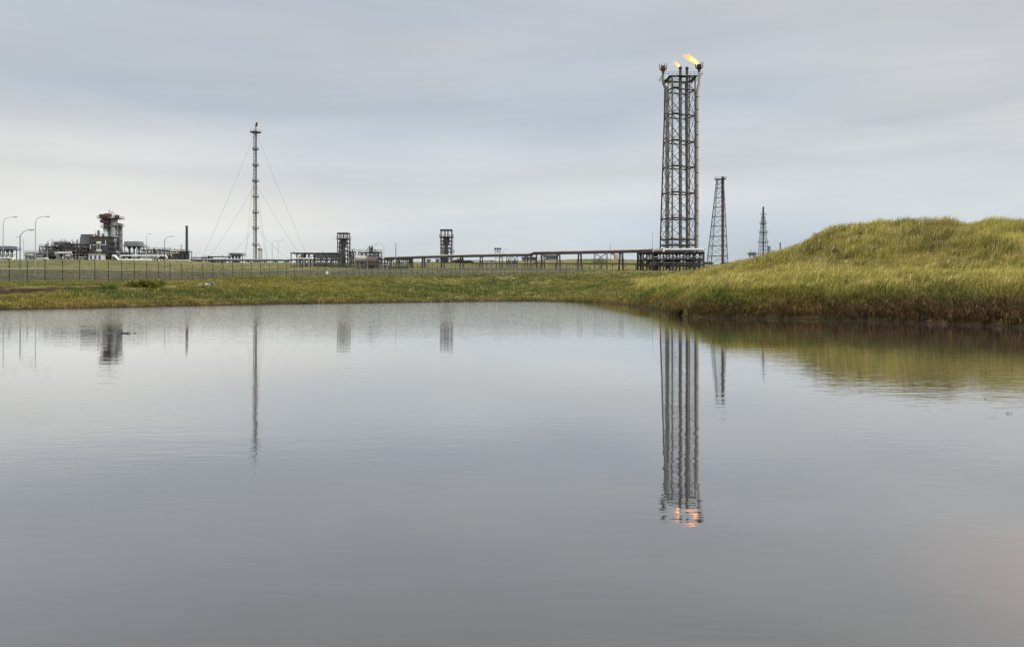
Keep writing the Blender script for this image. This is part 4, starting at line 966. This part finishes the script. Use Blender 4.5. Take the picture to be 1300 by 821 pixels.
# exchanger rack px 369-430
module('exchanger_rack', 'long flat topped exchanger rack with white pipe loops left of the frame tower', 369.5, 431, 321.5, 345, 9, cat='pipe rack', bays=8, floors=2, seed=41, frame='midgrey', t=.36, rail=False,
       vess=((378,326.5,336,1.0,'white'),(384,328,336,.9,'white'),(391,328.5,336,.8,'pale'),(396,323,336,.8,'rust')), drums=((376,390,328.5,1.2,'creampt'),(391,399,328.2,.8,'white')),
       panels=((401,429,323,327.5,'midgrey'),(383,384.5,322.5,327.5,'dark')), pipes=8, top=((371,318,322,.4,'dark'),(367,319,330,.3,'galv')))
def open_tower(label, px0, px1, ytop, yflare, Y, seed):
    S = Y/F; c = (px0+px1)/2; cx = wx(c,Y); g = gh(cx,Y); Z = lambda p: wz(p,Y)-g; w = (px1-px0)/2*S; rs = random.Random(seed)
    t = thing('frame_tower', label, 'tower', (cx,Y,g)); top = Z(ytop); mid = Z(yflare)
    q = MB(); q.frame([-w,w],[-w,w],[mid*.14,mid*.28,mid*.43,mid*.57,mid*.72,mid*.86,mid],.36,False,-.4)
    for s_ in (-1,1):
        for k in range(7):
            z0, z1 = mid*k/7, mid*(k+1)/7; (q.bar((-w,s_*w,z0),(w,s_*w,z1),.14) if k%2 else q.bar((w,s_*w,z0),(-w,s_*w,z1),.14))
    q.build('frame', M['dark'], t)
    q = MB()
    for xx in (-w,-w*.28,w*.28,w):
        for yy in (-w,w): q.bar((xx,yy,mid),(xx,yy,top),.3)
    for z in (top,): q.bar((-w,-w,z),(w,-w,z),.6); q.bar((-w,w,z),(w,w,z),.6); q.bar((-w,-w,z),(-w,w,z),.6); q.bar((w,-w,z),(w,w,z),.6)
    q.build('head_frame', M['dark'], t)
    q = MB(); q.box(-w*1.25,w*1.25,-w*1.25,w*1.25,mid,mid+.3); pl = q.build('platform', M['dark'], t)
    q = MB(); q.rail(-w*1.25,w*1.25,-w*1.25,w*1.25,mid+.3,1.1,.08); q.build('railing', M['midgrey'], pl)
    q = MB(); q.tube([(0,0,0),(0,0,mid*.62),(0,0,mid*.66),(0,0,mid*.8),(0,0,mid*.97),(0,0,mid*1.02)],[w*.42,w*.42,w*.3,w*.62,w*.62,w*.2],14); smooth_flag(q.build('vessel', M['midgrey'], t))
    q = MB()
    for k in range(5): a = rs.uniform(-.8,.8)*w; q.tube([(a,-w*.6,0),(a,-w*.6,mid*rs.uniform(.5,.95)),(a*.3,0,mid*.95)], .18, 6)
    q.build('pipework', M['galv'], t)
    q = MB(); q.rail(w,w*1.5,-w*.5,w*.5,mid*.42,1.0,.08); q.box(w,w*1.5,-w*.5,w*.5,mid*.42-.15,mid*.42)
    for k in range(2): q.bar((w*1.35,-.25+.5*k,0),(w*1.35,-.25+.5*k,mid),.1)
    q.build('ladder', M['midgrey'], t)
    return t
open_tower('dark open frame tower at the right end of the exchanger rack', 430, 442.5, 296.5, 303.8, 340, 3)
open_tower('open frame tower standing alone behind the middle pipe rack', 560, 573.5, 292.3, 301.5, 375, 8)
module('valve_unit', 'small stair and valve frame hugging the right side of the left frame tower', 443, 449, 320, 335, 4, cat='process unit', bays=2, floors=3, seed=44, pipes=5)
# horizontal tanks
def htank(label, p0, p1, yc, r, Y, mat, endmat):
    x0, x1 = wx(p0,Y), wx(p1,Y); cx = (x0+x1)/2; g = gh(cx,Y); z = wz(yc,Y)-g; w = (x1-x0)/2
    t = thing('storage_tank', label, 'tank', (cx,Y,g)); q = MB(); q.drum(-w,w,0,z,r,18); s_ = smooth_flag(q.build('shell', M[mat], t))
    q = MB()
    for u in (-.8,-.4,0,.4,.8): q.tube([(u*w-.06,0,z),(u*w+.06,0,z)], r+.04, 18)
    q.build('band', M[endmat], s_)
    q = MB()
    for u in (-.6,.6): q.box(u*w-.3,u*w+.3,-r*.8,r*.8,-.4,z-r*.7)
    q.build('saddle', M['midgrey'], t)
    q = MB(); q.tube([(0,0,z+r*.9),(0,0,z+r+.9),(w*.5,0,z+r+.9)],.16,6); q.box(-w*.2,w*.35,-.5,.5,z+r+.05,z+r+.15); q.build('manway', M['galv'], t)
htank('pale topped long tank left of the rusty brown tank', 450, 466, 328.8, 1.5, 318, 'pale', 'grey')
htank('rusty brown squat tank at the start of the middle pipe rack', 464.5, 481, 333, 2.3, 314, 'brown', 'dark')
module('process_unit', 'dark pipework deck above the rusty brown tank', 455, 481, 320.8, 322, 7, bays=5, floors=3, seed=46, pipes=12, top=((468,312,321,.9,'midgrey'),(471.5,313,321,1.2,'dark'),(475,316,321,.8,'rust'),(466,314,321,.3,'galv')), vess=((470,313.5,322,1.4,'dark'),))
module('process_unit', 'low dark pump skid right of the rusty brown tank', 481, 497, 329.5, 316, 6, bays=4, floors=1, seed=47, pipes=10, rail=False, drums=((484,494,337,.9,'grey'),))
module('valve_skid', 'low dark frame standing under the rack between tank and frame tower', 508, 522, 329.5, 326, 5, cat='skid', bays=3, floors=1, seed=48, pipes=4, rail=False)
module('valve_skid', 'dark low skid on the skyline just right of the lone frame tower', 575, 590, 331, 380, 5, cat='skid', bays=5, floors=1, seed=49, pipes=6, rail=False, panels=((577,583,331.5,334,'roofdark'),))
# thin distant pole line
for i, px in enumerate((598,624,616,607)):
    pass
Y = 372; o = (wx(590,Y),Y,gh(wx(590,Y),Y)); t = thing('pipe_trestle_line', 'faint thin low pipe line on dark tee posts seen under the middle rack', 'pipe', o)
q = MB(); q.tube([(0,0,wz(331.2,Y)-o[2]),(wx(628,Y)-o[0],0,wz(330.8,Y)-o[2])], .22, 6); q.build('pipe', M['midgrey'], t)
for px in (597,610.5,623.5):
    q = MB(); xx = wx(px,Y); g = gh(xx,Y); z1 = wz(331.2,Y)-o[2]; q.bar((xx-o[0],0,g-o[2]-.3),(xx-o[0],0,z1),.3); q.bar((xx-o[0]-.7,0,z1-.1),(xx-o[0]+.7,0,z1-.1),.4); q.build('post', M['dark'], t)

# ------------------------------------------------------------------ litter and branches
x, Y, z = ground_hit(263, 366); 
t = thing('litter', 'crumpled white and blue plastic litter in the far shore grass', 'litter', (x,Y,z+.2))
def sheet(n, w, d, h, seed):
    rs = np.random.default_rng(seed); q = MB(); g_ = [[(w*(i/n-.5)+rs.normal(0,.03), d*(j/n-.5)+rs.normal(0,.03), h*rs.random()+.04) for j in range(n+1)] for i in range(n+1)]
    vs = [p for r_ in g_ for p in r_]; q.add(vs, [(i*(n+1)+j,(i+1)*(n+1)+j,(i+1)*(n+1)+j+1,i*(n+1)+j+1) for i in range(n) for j in range(n)]); return q
o = sheet(6,.6,.35,.3,1).build('white_sheet', M['plastic_white'], t, loc=(.05,0,0)); o = sheet(5,.35,.4,.4,2).build('blue_sheet', M['plastic_blue'], t, loc=(.55,.05,.02)); o = sheet(4,.35,.3,.3,3).build('white_scrap', M['plastic_white'], t, loc=(-.65,0,0))
def branch(name, label, px, py, L_, r, seed, up=.02):
    x, Y = gp(px,py); rs = random.Random(seed); t = thing(name, label, 'branch', (x,Y,0))
    pts = [(L_*(u-.5), rs.uniform(-.04,.04)*L_, .004+up*math.sin(u*9+seed)*.6) for u in [i/9 for i in range(10)]]
    q = MB(); q.tube(pts, [r*(1-.75*i/9) for i in range(10)], 7); smooth_flag(q.build('stem', M['wood'], t))
    for k in (3,5,7):
        q = MB(); p = pts[k]; q.tube([p,(p[0]+.08*L_,p[1]+rs.uniform(-.12,.12)*L_,p[2]+up),(p[0]+.17*L_,p[1]+rs.uniform(-.2,.2)*L_,p[2]+up*1.2)], [r*.5,r*.35,r*.1], 5); q.build('twig', M['wood'], t)
branch('floating_branch', 'thin dark branch floating low on the left of the pool', 157, 423.2, 1.15, .030, 3, .03)
branch('floating_twig', 'tiny bent twig breaking the surface at far right of the pool', 1281, 525, .09, .004, 5, .02)
branch('floating_twig', 'speck of twig on the water left above the bent twig', 1251, 507, .035, .003, 8, .008)

# ------------------------------------------------------------------ light
SUN_EL, SUN_AZ = 38, 128      # azimuth clockwise from +Y
sd = bpy.data.lights.new('sun', 'SUN'); sd.energy = 1.5; sd.angle = R(14); sd.color = (1,.965,.91)
so = bpy.data.objects.new('sun', sd); COL.objects.link(so)
sv = Vector((math.sin(R(SUN_AZ))*math.cos(R(SUN_EL)), math.cos(R(SUN_AZ))*math.cos(R(SUN_EL)), math.sin(R(SUN_EL))))
so.rotation_euler = sv.to_track_quat('Z','Y').to_euler(); so.location = (0,0,60)
world = bpy.data.worlds.new('World'); scene.world = world; world.use_nodes = True
nt = world.node_tree; nt.nodes.clear(); L = nt.links
wo_ = N(nt,'ShaderNodeOutputWorld'); sky = N(nt,'ShaderNodeTexSky'); sky.sky_type = 'NISHITA'; sky.sun_disc = False
sky.sun_elevation = R(SUN_EL); sky.sun_rotation = R(SUN_AZ)
bg1 = N(nt,'ShaderNodeBackground'); bg1.inputs['Strength'].default_value = .08; L.new(sky.outputs[0], bg1.inputs[0])
tc = N(nt,'ShaderNodeTexCoord'); sp = N(nt,'ShaderNodeSeparateXYZ'); L.new(tc.outputs['Generated'], sp.inputs[0])
# overcast cloud deck: colour follows elevation, streaks drawn out along the horizon
az = N(nt,'ShaderNodeMath', operation='ABSOLUTE'); L.new(sp.outputs['Z'], az.inputs[0])
def math_(op, a, b_=None, c_=None):
    m = N(nt,'ShaderNodeMath', operation=op)
    for i, v in enumerate((a,b_,c_)):
        if v is None: continue
        if isinstance(v,(int,float)): m.inputs[i].default_value = v
        else: L.new(v, m.inputs[i])
    return m.outputs[0]
def snoise(sx, sz, scale, det, off, dist_=0):
    mp = N(nt,'ShaderNodeMapping'); mp.inputs['Scale'].default_value = (sx,sx,sz); mp.inputs['Location'].default_value = off; mp.inputs['Rotation'].default_value = (0,R(2.5),0)
    n = N(nt,'ShaderNodeTexNoise'); n.inputs['Scale'].default_value = scale; n.inputs['Detail'].default_value = det; n.inputs['Roughness'].default_value = .5; n.inputs['Distortion'].default_value = dist_
    L.new(tc.outputs['Generated'], mp.inputs[0]); L.new(mp.outputs[0], n.inputs['Vector']); return n.outputs['Fac']
n_a = snoise(1,7,1.3,4,(3.1,1.2,.4),.3); n_b = snoise(1,9,2.0,5,(7,2,5),.5); n_c = snoise(1,4.5,.9,3,(1,9,2),.2); n_d = snoise(1,3.4,4.5,4,(4,1,8),.4)
el = math_('ADD', az.outputs[0], math_('MULTIPLY', math_('SUBTRACT', n_a, .5), .26))
base = ramp(nt, [(0,(.55,.62,.68)),(.05,(.62,.68,.715)),(.10,(.72,.74,.735)),(.16,(.68,.705,.715)),(.23,(.54,.585,.63)),(.30,(.54,.575,.61)),(.40,(.56,.58,.60)),(.58,(.60,.63,.68)),(.72,(1.9,1.95,2.0)),(1,(3.2,3.23,3.3))], el)
mod = math_('ADD', math_('MULTIPLY', n_b, .30), math_('MULTIPLY', n_c, .62)); mod = math_('ADD', mod, math_('MULTIPLY', n_d, .10)); mod = math_('ADD', mod, .52)
mulc = N(nt,'ShaderNodeVectorMath', operation='SCALE'); L.new(base.outputs[0], mulc.inputs[0]); L.new(mod, mulc.inputs['Scale'])
bg2 = N(nt,'ShaderNodeBackground'); tint = ramp(nt, [(.40,(.96,.99,1.045)),(.60,(1.035,1.0,.965))], n_c)
tm = N(nt,'ShaderNodeMix', data_type='RGBA', blend_type='MULTIPLY'); tm.inputs[0].default_value = 1; L.new(mulc.outputs[0], tm.inputs[6]); L.new(tint.outputs[0], tm.inputs[7])
L.new(tm.outputs[2], bg2.inputs[0]); bg2.inputs['Strength'].default_value = 1.0
mxs = N(nt,'ShaderNodeMixShader'); mxs.inputs[0].default_value = .93
L.new(bg1.outputs[0], mxs.inputs[1]); L.new(bg2.outputs[0], mxs.inputs[2]); L.new(mxs.outputs[0], wo_.inputs[0])
